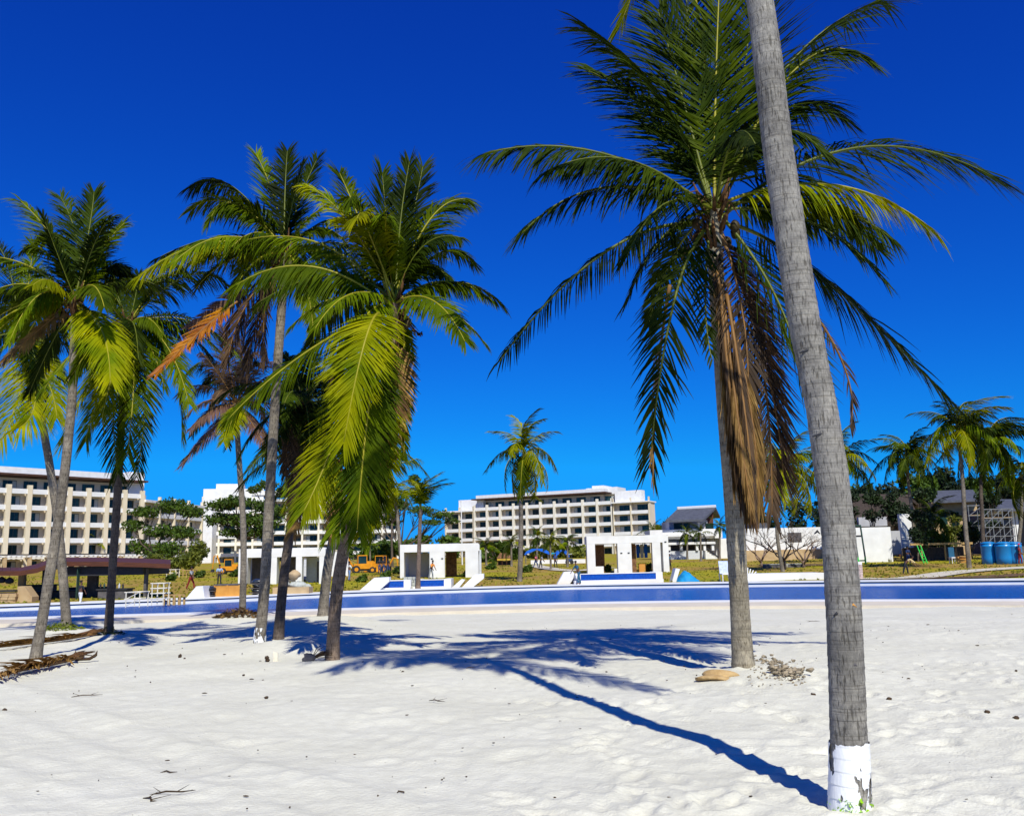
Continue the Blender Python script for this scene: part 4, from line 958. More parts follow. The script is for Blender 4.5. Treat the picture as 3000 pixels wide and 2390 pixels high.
wall_piece('wall', wb, M_white, .2, 0, -.5, 2.2, .3, 2.6); wall_piece('cap', wb, M_cream, .1, -.06, 2.603, 2.3, .36, 2.72)

# ---- plunge pools, ramps, terraces at the pool's far side
def plunge(label, px0, px1, py_top, py_tile, py_base, depth=3.0, rim=.18, loc_py=None):
    Yf = float(far(at((px0+px1)/2, py_base, 64).x))+2.3; pl = at(px0, py_base, Yf); s = Yf/FPX
    root = thing('plunge_pool', label, 'pool', (pl.x, Yf, -.17), 0)
    w_ = (px1-px0)*s; ht = at(px0, py_top, Yf).z+.17; hb = at(px0, py_tile, Yf).z+.17
    b = MB(); b.box(-.5, -.5, -.3, w_+.5, depth, hb); b.build('plinth', M_white, root)
    b = MB(); b.box(0, -.15, hb+.003, w_, .15, ht-.06); b.build('tile_wall', M_tile, root)
    b = MB(); b.box(-.4, -.15, hb+.003, -.004, depth, ht); b.box(w_+.004, -.15, hb+.003, w_+.5, depth, ht); b.box(.0, -.2, ht-.056, w_, .2, ht); b.build('rim', M_white, root)
    b = MB(); b.box(.01, .21, hb+.003, w_-.01, depth, ht-.09); b.build('water', MATS_water, root)
    return root, Yf, s
MATS_water = bpy.data.materials['pool_water']
plunge('raised blue tiled plunge pool in front of the right cabana', 1702, 1918, 1680, 1700, 1719)
plunge('raised blue tiled plunge pool left of the stone pier', 1103, 1182, 1700, 1722, 1735)
plunge('raised blue tiled plunge pool right of the stone pier', 1232, 1300, 1697, 1718, 1733)
def ramp(label, pts_px, py_base, thick, Yo=2.0, nm='ramp_wall'):
    """sloping white wall; outline in picture points at one distance"""
    x0, y0 = pts_px[0]; Y0 = float(far(at(x0, y0, 64).x))+Yo; o = at(x0, y0, Y0)
    root = thing(nm, label, 'wall', (o.x, Y0, o.z), 0)
    poly = [((at(x, y, Y0)-o).x, (at(x, y, Y0)-o).z) for x, y in pts_px]
    b = MB(); b.prism(poly, 'y', 0, thick); b.build('wall', M_white, root); return root
ramp('sloping white side wall left of the right cabana pool', [(1626, 1722), (1662, 1722), (1686, 1684), (1678, 1673), (1652, 1675)], 0, 1.2, 3.0)
ramp('white upright wall end right of the right cabana pool', [(1966, 1714), (1978, 1714), (1992, 1666), (1980, 1664)], 0, 1.2, 3.0)
ramp('sloping white side wall at the left end of the left plunge pools', [(1038, 1742), (1100, 1738), (1140, 1702), (1140, 1690), (1096, 1692)], 0, 1.0, 2.8)
ramp('sloping white ramp wall right of the left cabana', [(1340, 1732), (1372, 1730), (1417, 1694), (1417, 1680), (1392, 1682)], 0, 1.6, 2.6)
ramp('cream coloured ramp slab beside the white ramp wall', [(1310, 1732), (1336, 1732), (1362, 1698), (1352, 1696)], 0, .8, 2.45)
ramp('sloping white side wall beside the black wrapped pallets', [(533, 1766), (600, 1762), (595, 1716), (575, 1717)], 0, 1.2, 2.6)
ramp('long low white terrace block between the two big trunks', [(2182, 1716), (2415, 1711), (2415, 1677), (2182, 1681)], 0, 2.6, 2.6, 'terrace_block')
ramp('pale stepped terrace edge in front of the terrace block', [(2182, 1718), (2300, 1715), (2300, 1697), (2182, 1699)], 0, .5, 2.35, 'terrace_step')
# stone pier made of blocks
Yp = float(far(at(1200, 1730, 62).x))+2.4; o = at(1182, 1733, Yp); sp_ = Yp/FPX
pier = thing('stone_pier', 'small pier of grey stone blocks between the two plunge pools', 'pier', (o.x, Yp, -.17))
sw = 38*sp_; hgt = 33*sp_; rr = random.Random(3)
for r in range(4):
    x = 0
    for c in range(3):
        w_ = sw/3*rr.uniform(.8, 1.2) if c < 2 else sw-x
        b = MB(); b.box(x+.015, -rr.uniform(.01, .07), r*hgt/4+.012, x+w_-.015, .6, (r+1)*hgt/4-.012); b.build('stone', M_stoneg, pier); x += w_
b = MB(); b.box(.03, .06, 0, sw-.03, .58, hgt-.03); b.build('core', M_stoned, pier)

# ------------------------------------------------------------------ bar under the dark canopy, at the left
BY = 58.0
def bz(px, py, Y=BY): return at(px, py, Y)
o = bz(180, 1772); bar = thing('pool_bar', 'open pool bar under a wide dark brown canopy at the left', 'bar', (o.x, BY, o.z), .0)
def loc(px, py, dy=0): p = at(px, py, BY+dy)-o; p.y = dy; return p
pts = [(-30, 1672), (60, 1672), (110, 1664), (145, 1650), (180, 1645), (300, 1645), (420, 1648), (500, 1652)]
b = MB(); top = []; bot = []
front = [loc(x, y, -1.5 if x < 150 else 0) for x, y in pts]; backp = [loc(x, y-13+(3 if x < 100 else 0), 5.5) for x, y in pts]
n = len(pts)
v = [tuple(p) for p in front]+[tuple(p) for p in backp]+[(p.x, p.y, p.z-.28) for p in front]+[(p.x, p.y, p.z-.28) for p in backp]
f = []
for i in range(n-1):
    f += [(i, i+1, n+i+1, n+i), (2*n+i, 3*n+i, 3*n+i+1, 2*n+i+1), (i, 2*n+i, 2*n+i+1, i+1), (n+i, n+i+1, 3*n+i+1, 3*n+i)]
f += [(0, n, 3*n, 2*n), (n-1, 3*n-1, 4*n-1, 2*n-1)][:1]+[(n-1, 3*n-1, 4*n-1, 2*n-1)]
b.add(v, f); b.build('canopy', M_redwood, bar)
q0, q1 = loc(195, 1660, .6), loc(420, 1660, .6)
b = MB(); b.box(q0.x, .5, q0.z-.6, q1.x, 5, q0.z+.0); b.build('canopy_shade_box', M_dark, bar)  # near-black box standing for the shade under the canopy
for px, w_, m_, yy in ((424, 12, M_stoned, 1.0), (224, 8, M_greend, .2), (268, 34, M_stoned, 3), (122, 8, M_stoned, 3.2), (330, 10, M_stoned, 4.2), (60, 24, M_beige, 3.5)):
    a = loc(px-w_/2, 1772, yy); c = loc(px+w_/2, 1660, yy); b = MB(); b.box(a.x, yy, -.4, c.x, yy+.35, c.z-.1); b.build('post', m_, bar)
for px0, px1, pyt, m_, yy, d_ in ((190, 300, 1722, M_dark, 4.0, .8), (60, 150, 1715, M_stoned, 4.4, .8), (285, 370, 1727, M_stoned, .4, 1.0), (90, 130, 1735, M_dark, 1.2, 1.0), (150, 220, 1732, M_stoned, 2.2, .8)):  # rearmost dark boxes are added to make the bar interior darker
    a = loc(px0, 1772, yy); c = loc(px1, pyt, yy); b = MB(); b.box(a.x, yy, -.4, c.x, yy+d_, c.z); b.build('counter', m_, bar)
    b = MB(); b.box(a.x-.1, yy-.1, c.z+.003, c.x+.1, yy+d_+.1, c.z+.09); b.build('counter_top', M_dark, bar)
rr = random.Random(8)
for k in range(7):
    a = loc(292+k*11, 1727, .7); MB().lathe([(.05, 0), (.06, .02), (.06, .2), (.02, .26), (.02, .34)], 8, c=(a.x, .8, a.z+.1)).build('bottle', rr.choice([M_dark, M_greend, M_lgrey]), bar)
# beige stone walls left of the bar
o2 = bz(0, 1788, 56); sw_ = thing('stone_wall', 'beige stone terrace wall at the left edge beside the bar', 'wall', (o2.x, 56, o2.z))
def block(root, o, Y, px0, py0, px1, py1, m_, nm, dy=0, d_=1.2, slope=None):
    a = at(px0, py1, Y+dy)-o; c = at(px1, py0, Y+dy)-o
    b = MB()
    if slope:
        b.prism([(a.x, a.z), (c.x, a.z), (c.x, c.z-slope), (a.x+(c.x-a.x)*.45, c.z), (a.x, c.z)], 'y', dy, dy+d_)
    else: b.box(a.x, dy, a.z, c.x, dy+d_, c.z)
    return b.build(nm, m_, root)
block(sw_, o2, 56, -60, 1735, 46, 1792, M_beige, 'wall', 0, 1.0)
block(sw_, o2, 56, -60, 1764, 22, 1775, M_stoned, 'niche_shade', -.05, .3)  # dark box proud of the wall, the shade of a niche as colour
block(sw_, o2, 56, 47, 1716, 96, 1780, M_beige, 'wing_wall', .2, .8, slope=.65)
block(sw_, o2, 56, -60, 1728, 44, 1735, M_dark, 'ledge', -.1, 1.3)
for k in range(9):
    for r in range(2):
        a = at(-20+k*7.3+(r*3.5), 1757-r*9, 56)-o2; b = MB(); b.box(a.x, -.03-.02*(k % 3), a.z, a.x+.14, .2, a.z+.17); b.build('stone', M_beige, sw_)
# wicker pendant lights
for x, y in ((5, 1698), (28, 1700)):
    a = at(x, y, 57.2); t = thing('pendant_lamp', 'dark round pendant lamp hanging %s' % ('at the very left under the canopy edge' if x < 10 else 'second from the left under the canopy edge'), 'lamp', (a.x, a.y, a.z), group='pendant lamps under the bar canopy')
    MB().lathe([(.04, .2), (.22, .08), (.27, -.05), (.2, -.16), (.04, -.2)], 12).build('lamp_shade', M_dark, t, smooth=True)
    MB().bar((0, 0, .18), (0, 0, .9), .015).build('cord', M_dark, t)

# ------------------------------------------------------------------ villa and walls on the right
VY = 150.0
def vat(px, py, dy=0): return at(px, py, VY+dy)
vo = vat(1955, 1648); villa = thing('villa', 'villa with a slate grey pitched roof and white terraces right of the hotels', 'house', (vo.x, VY, vo.z))
def vl(px, py, dy=0): p = vat(px, py, dy)-vo; p.y = dy; return p
def vbox(nm, m_, px0, py0, px1, py1, dy=0, d_=6): a = vl(px0, py1, dy); c = vl(px1, py0, dy); b = MB(); b.box(a.x, dy, a.z, c.x, dy+d_, c.z); return b.build(nm, m_, villa)
vbox('wall', M_grey, 1962, 1523, 2072, 1562, 3, 8); vbox('rear_wall', M_lgrey, 1958, 1560, 2112, 1646, 3.2, 6); vbox('side_wing', M_white, 2113, 1575, 2200, 1650, 2.0, 5)
e0, e1, r0_, r1_ = vl(1950, 1524, -1), vl(2062, 1520, -1), vl(1984, 1491, 6), vl(2097, 1485, 6); b0, b1 = vl(1960, 1516, 14), vl(2110, 1512, 14)
b = MB(); t_ = Vector((0, 0, -.35)); P6 = [e0, e1, r1_, r0_, b1, b0]
v = [tuple(p) for p in P6]+[tuple(p+t_) for p in P6]
b.add(v, [(0, 1, 2, 3), (3, 2, 4, 5), (7, 6, 9, 8), (8, 9, 11, 10), (0, 6, 7, 1), (0, 3, 9, 6), (1, 7, 8, 2), (3, 5, 11, 9), (2, 8, 10, 4)]); b.build('roof', M_slate, villa)
b = MB(); b.bar(tuple(r0_+Vector((0, 0, .1))), tuple(r1_+Vector((0, 0, .1))), .28); b.build('ridge', M_lgrey, villa)
b = MB(); b.prism([(e1.x-.6, e1.z-.6), (r1_.x-.6, r1_.z-.6), (vl(2112, 1550).x, e1.z-1), (vl(2112, 1560).x, vl(2060, 1562).z), (e1.x-.6, vl(2060, 1562).z)], 'y', 5.5, 9); b.build('gable', M_redwood, villa)
for px0, px1 in ((1975, 1998), (2004, 2020), (2068, 2090)): vbox('window', M_glass, px0, 1532, px1, 1556, 2.9, .3)
b = MB(); b.prism([(vl(2052, 1545).x, vl(2060, 1560).z), (vl(2066, 1545).x, vl(2060, 1560).z), (vl(2056, 1545).x, vl(2060, 1528).z), (vl(2050, 1545).x, vl(2060, 1528).z)], 'y', 1.5, 2.4); b.build('buttress', M_white, villa)
vbox('terrace', M_white, 1905, 1548, 2115, 1580, .5, 6); vbox('terrace_roof', M_white, 1955, 1562, 2100, 1572, -1, 2)
vbox('terrace_slab', M_white, 1953, 1586, 2096, 1596, -1.5, 9)
for i, px in enumerate((1958, 1994, 2040, 2062, 2086)): vbox('column', M_white, px, 1596, px+6, 1612, -1.2, .8)
vbox('recess_shade', M_stoned, 1960, 1596, 2090, 1612, 2, 1)  # solid dark box behind the columns, shade of the opening put into colour
vbox('retaining_wall', M_lgrey, 1958, 1612, 2062, 1645, -.8, 3)
b = MB(); a = vl(2060, 1645); c = vl(2098, 1612); n_ = 7
for k in range(n_): b.box(a.x+(c.x-a.x)*(n_-1-k)/n_*0+ (c.x-a.x)*0, -2.2, a.z+(c.z-a.z)*k/n_, a.x+(c.x-a.x)*(1-k/n_), -.9, a.z+(c.z-a.z)*(k+1)/n_-.004)
b.build('stairs', M_white, villa)
b = MB(); b.bar((vl(2062, 1606).x, -2.3, vl(2060, 1606).z), (vl(2099, 1636).x, -2.3, vl(2060, 1636).z), .12); b.build('handrail', M_dark, villa)
def wall_thing(label, px0, py0, px1, py1, Y, d_, m_, nm='garden_wall', cat='wall', yaw=0):
    a = at(px0, py1, Y); c = at(px1, py0, Y); t = thing(nm, label, cat, (a.x, Y, a.z), yaw); b = MB(); b.box(0, 0, -.8, c.x-a.x, d_, c.z-a.z); b.build('wall', m_, t); return t, a, c
w1, a, c = wall_thing('long white building wall behind the bare tree', 2188, 1543, 2420, 1618, 118, 6, M_white, 'white_building', 'building')
b = MB(); b.box(-.4, -.3, -1.2, c.x-a.x, -.02, .25); b.build('base', M_beige, w1)
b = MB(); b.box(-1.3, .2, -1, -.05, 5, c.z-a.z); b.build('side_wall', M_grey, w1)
b = MB(); b.box(5.4, -.06, 1.2, 7.2, -.004, 2.4); b.build('window', M_stoned, w1)
b = MB(); b.box(1.0, .5, (c.z-a.z)+.004, 3.2, 5.5, (c.z-a.z)+.7); b.build('roof_vault', M_slate, w1)
wall_thing('bright white square wall right of the near trunk', 2478, 1543, 2608, 1632, 98, .5, M_white)
wall_thing('shaded lilac grey wall piece right of the bright white wall', 2610, 1554, 2636, 1602, 99.5, .5, M_grey)  # grey colour stands for the shade on the white wall's side
wall_thing('white wall corner with peeling paint behind the right palms', 2642, 1505, 2668, 1585, 104, .6, M_white)
# dark thatched house behind
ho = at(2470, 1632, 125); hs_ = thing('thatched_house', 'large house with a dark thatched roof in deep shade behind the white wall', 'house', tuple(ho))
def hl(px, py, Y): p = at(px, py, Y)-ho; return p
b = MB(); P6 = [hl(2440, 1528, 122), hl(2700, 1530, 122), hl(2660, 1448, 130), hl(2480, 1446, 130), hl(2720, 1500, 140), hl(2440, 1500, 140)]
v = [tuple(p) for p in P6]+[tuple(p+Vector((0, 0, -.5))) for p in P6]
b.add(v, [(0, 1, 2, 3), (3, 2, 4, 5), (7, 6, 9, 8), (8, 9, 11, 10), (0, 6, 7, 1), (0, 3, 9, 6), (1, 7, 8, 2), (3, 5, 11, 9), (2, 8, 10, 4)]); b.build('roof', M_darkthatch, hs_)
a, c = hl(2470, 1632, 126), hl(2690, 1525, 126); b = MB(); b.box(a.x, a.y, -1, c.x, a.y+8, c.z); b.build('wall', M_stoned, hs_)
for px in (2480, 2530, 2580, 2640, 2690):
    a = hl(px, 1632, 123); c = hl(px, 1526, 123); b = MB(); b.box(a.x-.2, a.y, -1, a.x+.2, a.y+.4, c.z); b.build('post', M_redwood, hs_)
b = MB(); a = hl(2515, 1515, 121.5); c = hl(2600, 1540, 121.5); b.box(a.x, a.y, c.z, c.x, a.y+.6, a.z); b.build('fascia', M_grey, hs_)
# blue grey roofed house and scaffolded house at the right edge
ho = at(2740, 1600, 130); h5 = thing('house', 'house with a low blue grey roof and leafy yellow stone wall behind the right palms', 'house', tuple(ho))
b = MB(); P6 = [hl(2735, 1468, 127), hl(2870, 1462, 127), hl(2850, 1434, 136), hl(2745, 1437, 136)]
b.hexa([tuple(p+Vector((0, 0, -.3))) for p in P6], [tuple(p) for p in P6]); b.build('roof', M_slate, h5)
a, c = hl(2742, 1600, 129), hl(2860, 1466, 129); b = MB(); b.box(a.x, a.y, -1.5, c.x, a.y+7, c.z-.1); b.build('wall', M_beige, h5)
for px in (2755, 2790, 2825):
    a, c = hl(px, 1545, 128.9), hl(px+18, 1500, 128.9); b = MB(); b.box(a.x, a.y-.05, a.z, c.x, a.y+.09, c.z); b.build('window', M_glass, h5)
ho = at(2880, 1600, 115); h6 = thing('house', 'unfinished blue roofed house with white panels at the right edge', 'house', tuple(ho))
P6 = [hl(2895, 1490, 112), hl(3080, 1490, 112), hl(3070, 1462, 121), hl(2925, 1462, 121)]
b = MB(); b.hexa([tuple(p+Vector((0, 0, -.3))) for p in P6], [tuple(p) for p in P6]); b.build('roof', M_slate, h6)
a, c = hl(2900, 1620, 116), hl(3080, 1488, 116); b = MB(); b.box(a.x, a.y, -1, c.x, a.y+6, c.z); b.build('wall', M_stoned, h6)
for y0, y1 in ((1494, 1508), (1516, 1534)):
    a, c = hl(2882, y1, 114), hl(2938, y0, 114); b = MB(); b.box(a.x, a.y, a.z, c.x, a.y+.2, c.z); b.build('white_panel', M_white, h6)
a, c = hl(2938, 1538, 114.5), hl(2985, 1522, 114.5); b = MB(); b.box(a.x, a.y, a.z, c.x, a.y+.2, c.z); b.build('blue_panel', mat('steel_blue', (.10, .14, .22), .6), h6)
for px in (2978, 2988):
    a, c = hl(px, 1600, 113.5), hl(px, 1490, 113.5); b = MB(); b.box(a.x-.15, a.y, -1, a.x+.15, a.y+.3, c.z); b.build('column', M_white, h6)
def scaffold(label, px0, py0, px1, py1, Y, nx, nz, m_=None, r=.035, dep=.9, boards=True, nm='scaffold', brace=True):
    a, c = at(px0, py1, Y), at(px1, py0, Y); t = thing(nm, label, 'scaffold', tuple(a)); W_, H_ = c.x-a.x, c.z-a.z; m_ = m_ or M_steel
    for i in range(nx+1):
        for d_ in (0, dep): MB().bar((W_*i/nx, d_, -.1), (W_*i/nx, d_, H_), r).build('upright', m_, t)
    for k in range(1, nz+1):
        for d_ in (0, dep): MB().bar((-.1, d_, H_*k/nz), (W_+.1, d_, H_*k/nz), r*.9).build('ledger', m_, t)
        if brace:
            for i in range(nx): MB().bar((W_*i/nx, 0, H_*(k-1)/nz), (W_*(i+1)/nx, 0, H_*k/nz), r*.7).build('brace', m_, t)
    for i in range(nx+1): MB().bar((W_*i/nx, 0, H_), (W_*i/nx, dep, H_), r*.9).build('transom', m_, t)
    if boards: b = MB(); b.box(0, .05, H_*(nz-1)/nz+.05, W_, dep-.05, H_*(nz-1)/nz+.1); b.build('board', M_wood, t)
    return t
scaffold('steel scaffold in front of the unfinished house at the right', 2885, 1490, 2965, 1598, 108, 3, 4, r=.05)
scaffold('steel scaffold beside the blue grey roofed house', 2848, 1480, 2880, 1600, 110, 1, 4, r=.05)
scaffold('narrow white tower scaffold by the pool bar', 444, 1708, 480, 1768, 52.5, 1, 4, M_cream2, .035, .8, False, brace=False)
scaffold('low cream folding frame by the pool bar', 368, 1734, 410, 1774, 52.5, 1, 2, M_cream2, .035, 1.2, False)
scaffold('cream metal frame on the lawn left of the bar trees', 488, 1668, 515, 1688, 95, 1, 2, M_cream2, .05, 1.0, False, brace=False)
scaffold('yellowish crate frame on the lawn behind the bar', 536, 1670, 566, 1690, 95, 1, 1, M_wood, .06, 1.0, False, brace=False)

# ------------------------------------------------------------------ broadleaf trees
def leaf_cloud(clumps, n, size, seed, hole=.0):
    rr = np.random.default_rng(seed); b = MB()
    vol = np.array([c[3]*c[4]*c[5] for c in clumps])**.8; cnt = (n*vol/vol.sum()).astype(int)
    V = []; 
    for c, k in zip(clumps, cnt):
        d = rr.normal(size=(k, 3)); d /= np.linalg.norm(d, axis=1)[:, None]; rad = rr.random(k)**.45*(1+.25*np.sin(d[:, 0]*5+c[0])*np.cos(d[:, 2]*6+c[1]))
        p = np.array(c[:3])+d*rad[:, None]*np.array(c[3:6])
        u = rr.normal(size=(k, 3)); u /= np.linalg.norm(u, axis=1)[:, None]; w_ = rr.normal(size=(k, 3)); w_ -= u*(w_*u).sum(1)[:, None]; w_ /= np.linalg.norm(w_, axis=1)[:, None]
        s = size*(.6+.8*rr.random(k))[:, None]
        V.append(np.stack([p-u*s, p+w_*s*.45, p+u*s, p-w_*s*.45], 1))
    V = np.concatenate(V).reshape(-1, 3); b.v = [tuple(x) for x in V]; m = len(V)//4
    b.f = [(4*i, 4*i+1, 4*i+2, 4*i+3) for i in range(m)]; b.m = [0]*m
    return b
def tree(label, base, clumps, n, size, m_leaf, r=.25, fork=.35, bark=None, seed=0, name='tree', group=None, twigs=0, cat='tree'):
    """clumps: (x, y, z, rx, ry, rz) relative to the base"""
    root = thing(name, label, cat, base, group=group); rr = random.Random(seed); b = MB()
    top = max(c[2] for c in clumps); f = Vector((clumps[0][0]*.15, clumps[0][1]*.15, top*fork))
    b.tube([(0, 0, -.4), (0, 0, 0), f*.5+Vector((rr.uniform(-.1, .1), 0, 0)), f], [r*1.3, r, r*.85, r*.75], 8)
    for c in clumps:
        e = Vector(c[:3]); m1 = f.lerp(e, .5)+Vector((rr.uniform(-.2, .2)*c[3], rr.uniform(-.2, .2), -.12*(e-f).length))
        b.tube([f, m1, e], [r*.5, r*.32, r*.12], 6)
        for k in range(4+twigs):
            a = rr.random()*6.28; q = e+Vector((math.cos(a)*c[3]*.85, math.sin(a)*c[4]*.85, rr.uniform(-.1, .8)*c[5])); s = m1.lerp(e, rr.random())
            b.tube([s, s.lerp(q, .5)+Vector((0, 0, .1*c[5])), q], [r*.16, r*.1, r*.03], 4)
    b.build('trunk', bark or M_branch, root, smooth=True)
    if n: leaf_cloud(clumps, n, size, seed).build('crown', m_leaf, root)
    return root
def tpx(label, bx, by, blobs, n, size, m_, Y=None, **k):
    """blobs in picture points: (cx, cy, rx, ry) of the 3000 px picture"""
    b = lawn(bx, by) if Y is None else at(bx, by, Y); 
    if Y is not None: b.z = lz(b.x, b.y)
    s = b.y/FPX; rr = random.Random(int(bx)); cl = []
    for cx, cy, rx, ry in blobs:
        dy = rr.uniform(-.6, .6)*rx*s; p = at(cx, cy, b.y)-b; cl.append((p.x, dy, p.z, rx*s, rx*s*.9, ry*s))
    return tree(label, b, cl, n, size, m_, seed=int(bx), **k)
G_BG = 'broadleaf trees beyond the pool'
tpx('spreading thin crowned tree in front of the lower hotel wing', 447, 1692, [(430, 1500, 50, 18), (505, 1480, 52, 20), (560, 1500, 42, 18), (395, 1540, 38, 18), (470, 1555, 50, 20), (540, 1560, 48, 20), (400, 1600, 30, 26), (500, 1610, 46, 24), (570, 1620, 36, 26), (440, 1620, 26, 22)], 5600, .24, M_tree, Y=120, r=.3, fork=.3, group=G_BG, twigs=3)
tpx('low yellowing bush tree left of the white stair wall', 520, 1690, [(500, 1650, 46, 20), (560, 1640, 36, 26), (450, 1640, 30, 20), (585, 1610, 24, 30)], 2600, .22, M_tree2, Y=105, r=.15, fork=.3, group=G_BG)
tpx('broad flat topped green tree in front of the middle hotel', 720, 1672, [(640, 1480, 45, 16), (700, 1470, 55, 18), (770, 1485, 45, 18), (640, 1520, 50, 20), (720, 1525, 60, 24), (790, 1530, 45, 22), (820, 1500, 34, 18), (680, 1560, 40, 14), (760, 1560, 45, 14)], 6000, .26, M_tree, Y=135, r=.35, fork=.45, group=G_BG, twigs=2)
tpx('dark feathery tree crown high behind the left palms', 800, 1600, [(780, 1420, 34, 14), (830, 1440, 30, 16), (750, 1435, 24, 12)], 900, .35, M_tree, Y=170, r=.25, fork=.6, group=G_BG)
tpx('wide spreading tree with open branches left of the right hotel', 1185, 1620, [(1110, 1490, 40, 20), (1170, 1480, 40, 16), (1235, 1495, 44, 14), (1290, 1508, 38, 12), (1090, 1530, 38, 18), (1145, 1525, 34, 14), (1320, 1525, 26, 10), (1265, 1530, 34, 9), (1190, 1450, 20, 14)], 4200, .28, M_tree, Y=170, r=.4, fork=.2, group=G_BG, twigs=5)
tpx('dark tall bushy tree behind the tied palm', 1150, 1600, [(1140, 1430, 22, 30), (1160, 1470, 20, 24), (1215, 1405, 18, 16), (1230, 1425, 14, 14)], 1100, .3, M_tree, Y=140, r=.2, fork=.5, group=G_BG)
for i, (x0, x1, yt, yb, Y, lab, m_) in enumerate(((1160, 1330, 1570, 1640, 240, 'olive green hedge trees at the foot of the hill left of the right hotel', M_tree), (1000, 1180, 1580, 1650, 150, 'bushes behind the yellow digger', M_tree), (1380, 1520, 1590, 1650, 170, 'shrubs at the foot of the right hotel behind the thatched hut', M_tree),
        (1880, 1990, 1520, 1580, 330, 'green wooded rise between hotel and villa', M_tree), (1560, 1730, 1600, 1640, 200, 'shrubs along the foot of the right hotel', M_tree2))):
    rr = random.Random(i+40); bl = [(rr.uniform(x0, x1), rr.uniform(yt+8, yb-8), rr.uniform(16, 30), rr.uniform(10, 18)) for _ in range(14)]
    tpx(lab, (x0+x1)/2, yb, bl, 2200, .0028*Y, m_, Y=Y, r=.12, fork=.2, group='hedges and shrubs beyond the pool', name='shrub', cat='shrub')
# bare tree
def bare_tree(label, base, h, spread, seed, bark):
    root = thing('bare_tree', label, 'tree', base, group='leafless trees'); rr = random.Random(seed); b = MB()
    def grow(p, d, L, r, lev):
        q = p+d*L; mid = (p+q)/2+Vector((rr.uniform(-.1, .1), rr.uniform(-.1, .1), rr.uniform(-.05, .1)))*L
        b.tube([p, mid, q], [r, r*.8, r*.62], 7 if lev < 2 else 4)
        if lev >= 6: return
        for k in range(2 if lev else 5):
            a = rr.random()*6.28 if lev else k*1.2566+rr.uniform(-.3, .3); t = rr.uniform(.35, .8) if lev else rr.uniform(.75, 1.25)*spread
            o = Vector((math.cos(a), math.sin(a)*.8, 0)); nd = (d+o*t*(1.0 if lev else 1.2)+Vector((0, 0, .12-.05*lev))).normalized()
            grow(q if lev else p+d*L*rr.uniform(.6, 1), nd, L*rr.uniform(.6, .85)*(1.9 if not lev else 1), r*.6, lev+1)
    grow(Vector((0, 0, -.2)), Vector((0, 0, 1)), h*.16, .16, 0); b.build('trunk', bark, root, smooth=True)
q = lawn(2300, 1668); bare_tree('leafless wide branching tree in front of the white building', q, 7.2, 1.25, 5, M_branch)
q = lawn(2262, 1660); bare_tree('smaller reddish leafless tree left of the wide branching one', (q.x, q.y+4, q.z), 5.6, .9, 9, M_branchp)
q = lawn(2385, 1665); bare_tree('leafless tree close to the left side of the near trunk', (q.x, q.y+3, q.z), 6, 1.0, 12, M_branchp)
# dark wood behind the right hand houses, each tree its own
rr = random.Random(77)
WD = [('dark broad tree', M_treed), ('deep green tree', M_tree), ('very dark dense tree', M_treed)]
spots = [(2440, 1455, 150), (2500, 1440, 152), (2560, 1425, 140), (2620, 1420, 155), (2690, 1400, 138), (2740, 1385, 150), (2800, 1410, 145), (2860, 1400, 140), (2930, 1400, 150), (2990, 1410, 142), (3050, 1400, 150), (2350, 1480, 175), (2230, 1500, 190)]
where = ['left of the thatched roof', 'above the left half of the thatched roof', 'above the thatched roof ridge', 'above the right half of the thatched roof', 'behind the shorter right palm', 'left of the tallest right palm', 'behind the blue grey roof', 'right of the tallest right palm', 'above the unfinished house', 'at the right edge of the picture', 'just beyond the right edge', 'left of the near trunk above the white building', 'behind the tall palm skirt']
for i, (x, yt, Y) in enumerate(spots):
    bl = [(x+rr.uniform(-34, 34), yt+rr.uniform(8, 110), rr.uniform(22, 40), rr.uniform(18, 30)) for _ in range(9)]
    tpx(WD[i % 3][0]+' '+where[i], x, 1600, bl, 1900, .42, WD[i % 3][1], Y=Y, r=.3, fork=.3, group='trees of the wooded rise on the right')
for i, (x, y0, y1, Y, m_, lab) in enumerate(((2690, 1500, 1620, 96, M_treed, 'shaggy dark shrub between the white wall corner and the palms'), (2740, 1530, 1625, 100, M_tree, 'leafy shrub before the yellow stone house'), (2800, 1520, 1600, 104, M_tree2, 'yellowing climber shrub on the house wall'), (2640, 1480, 1540, 110, M_treed, 'dark overhanging shrub above the white wall'), (2850, 1540, 1600, 100, M_treed, 'dark shrub left of the scaffold'), (2490, 1440, 1530, 112, M_treed, 'dense dark tree before the left end of the thatched roof'), (2550, 1450, 1535, 108, M_treed, 'dense dark tree before the middle of the thatched roof'), (2610, 1440, 1535, 110, M_treed, 'dense dark tree before the right end of the thatched roof'), (2700, 1440, 1560, 106, M_treed, 'shaggy dark tree left of the blue grey roof'), (2890, 1440, 1540, 112, M_treed, 'dark tree between the blue grey roof and the unfinished house'))):
    bl = [(x+rr.uniform(-26, 26), rr.uniform(y0, y1), rr.uniform(14, 24), rr.uniform(12, 22)) for _ in range(9)]
    tpx(lab, x, 1640, bl, 1200, .22, m_, Y=Y, r=.1, fork=.2, name='shrub', group='shrubs by the right hand houses', cat='shrub')
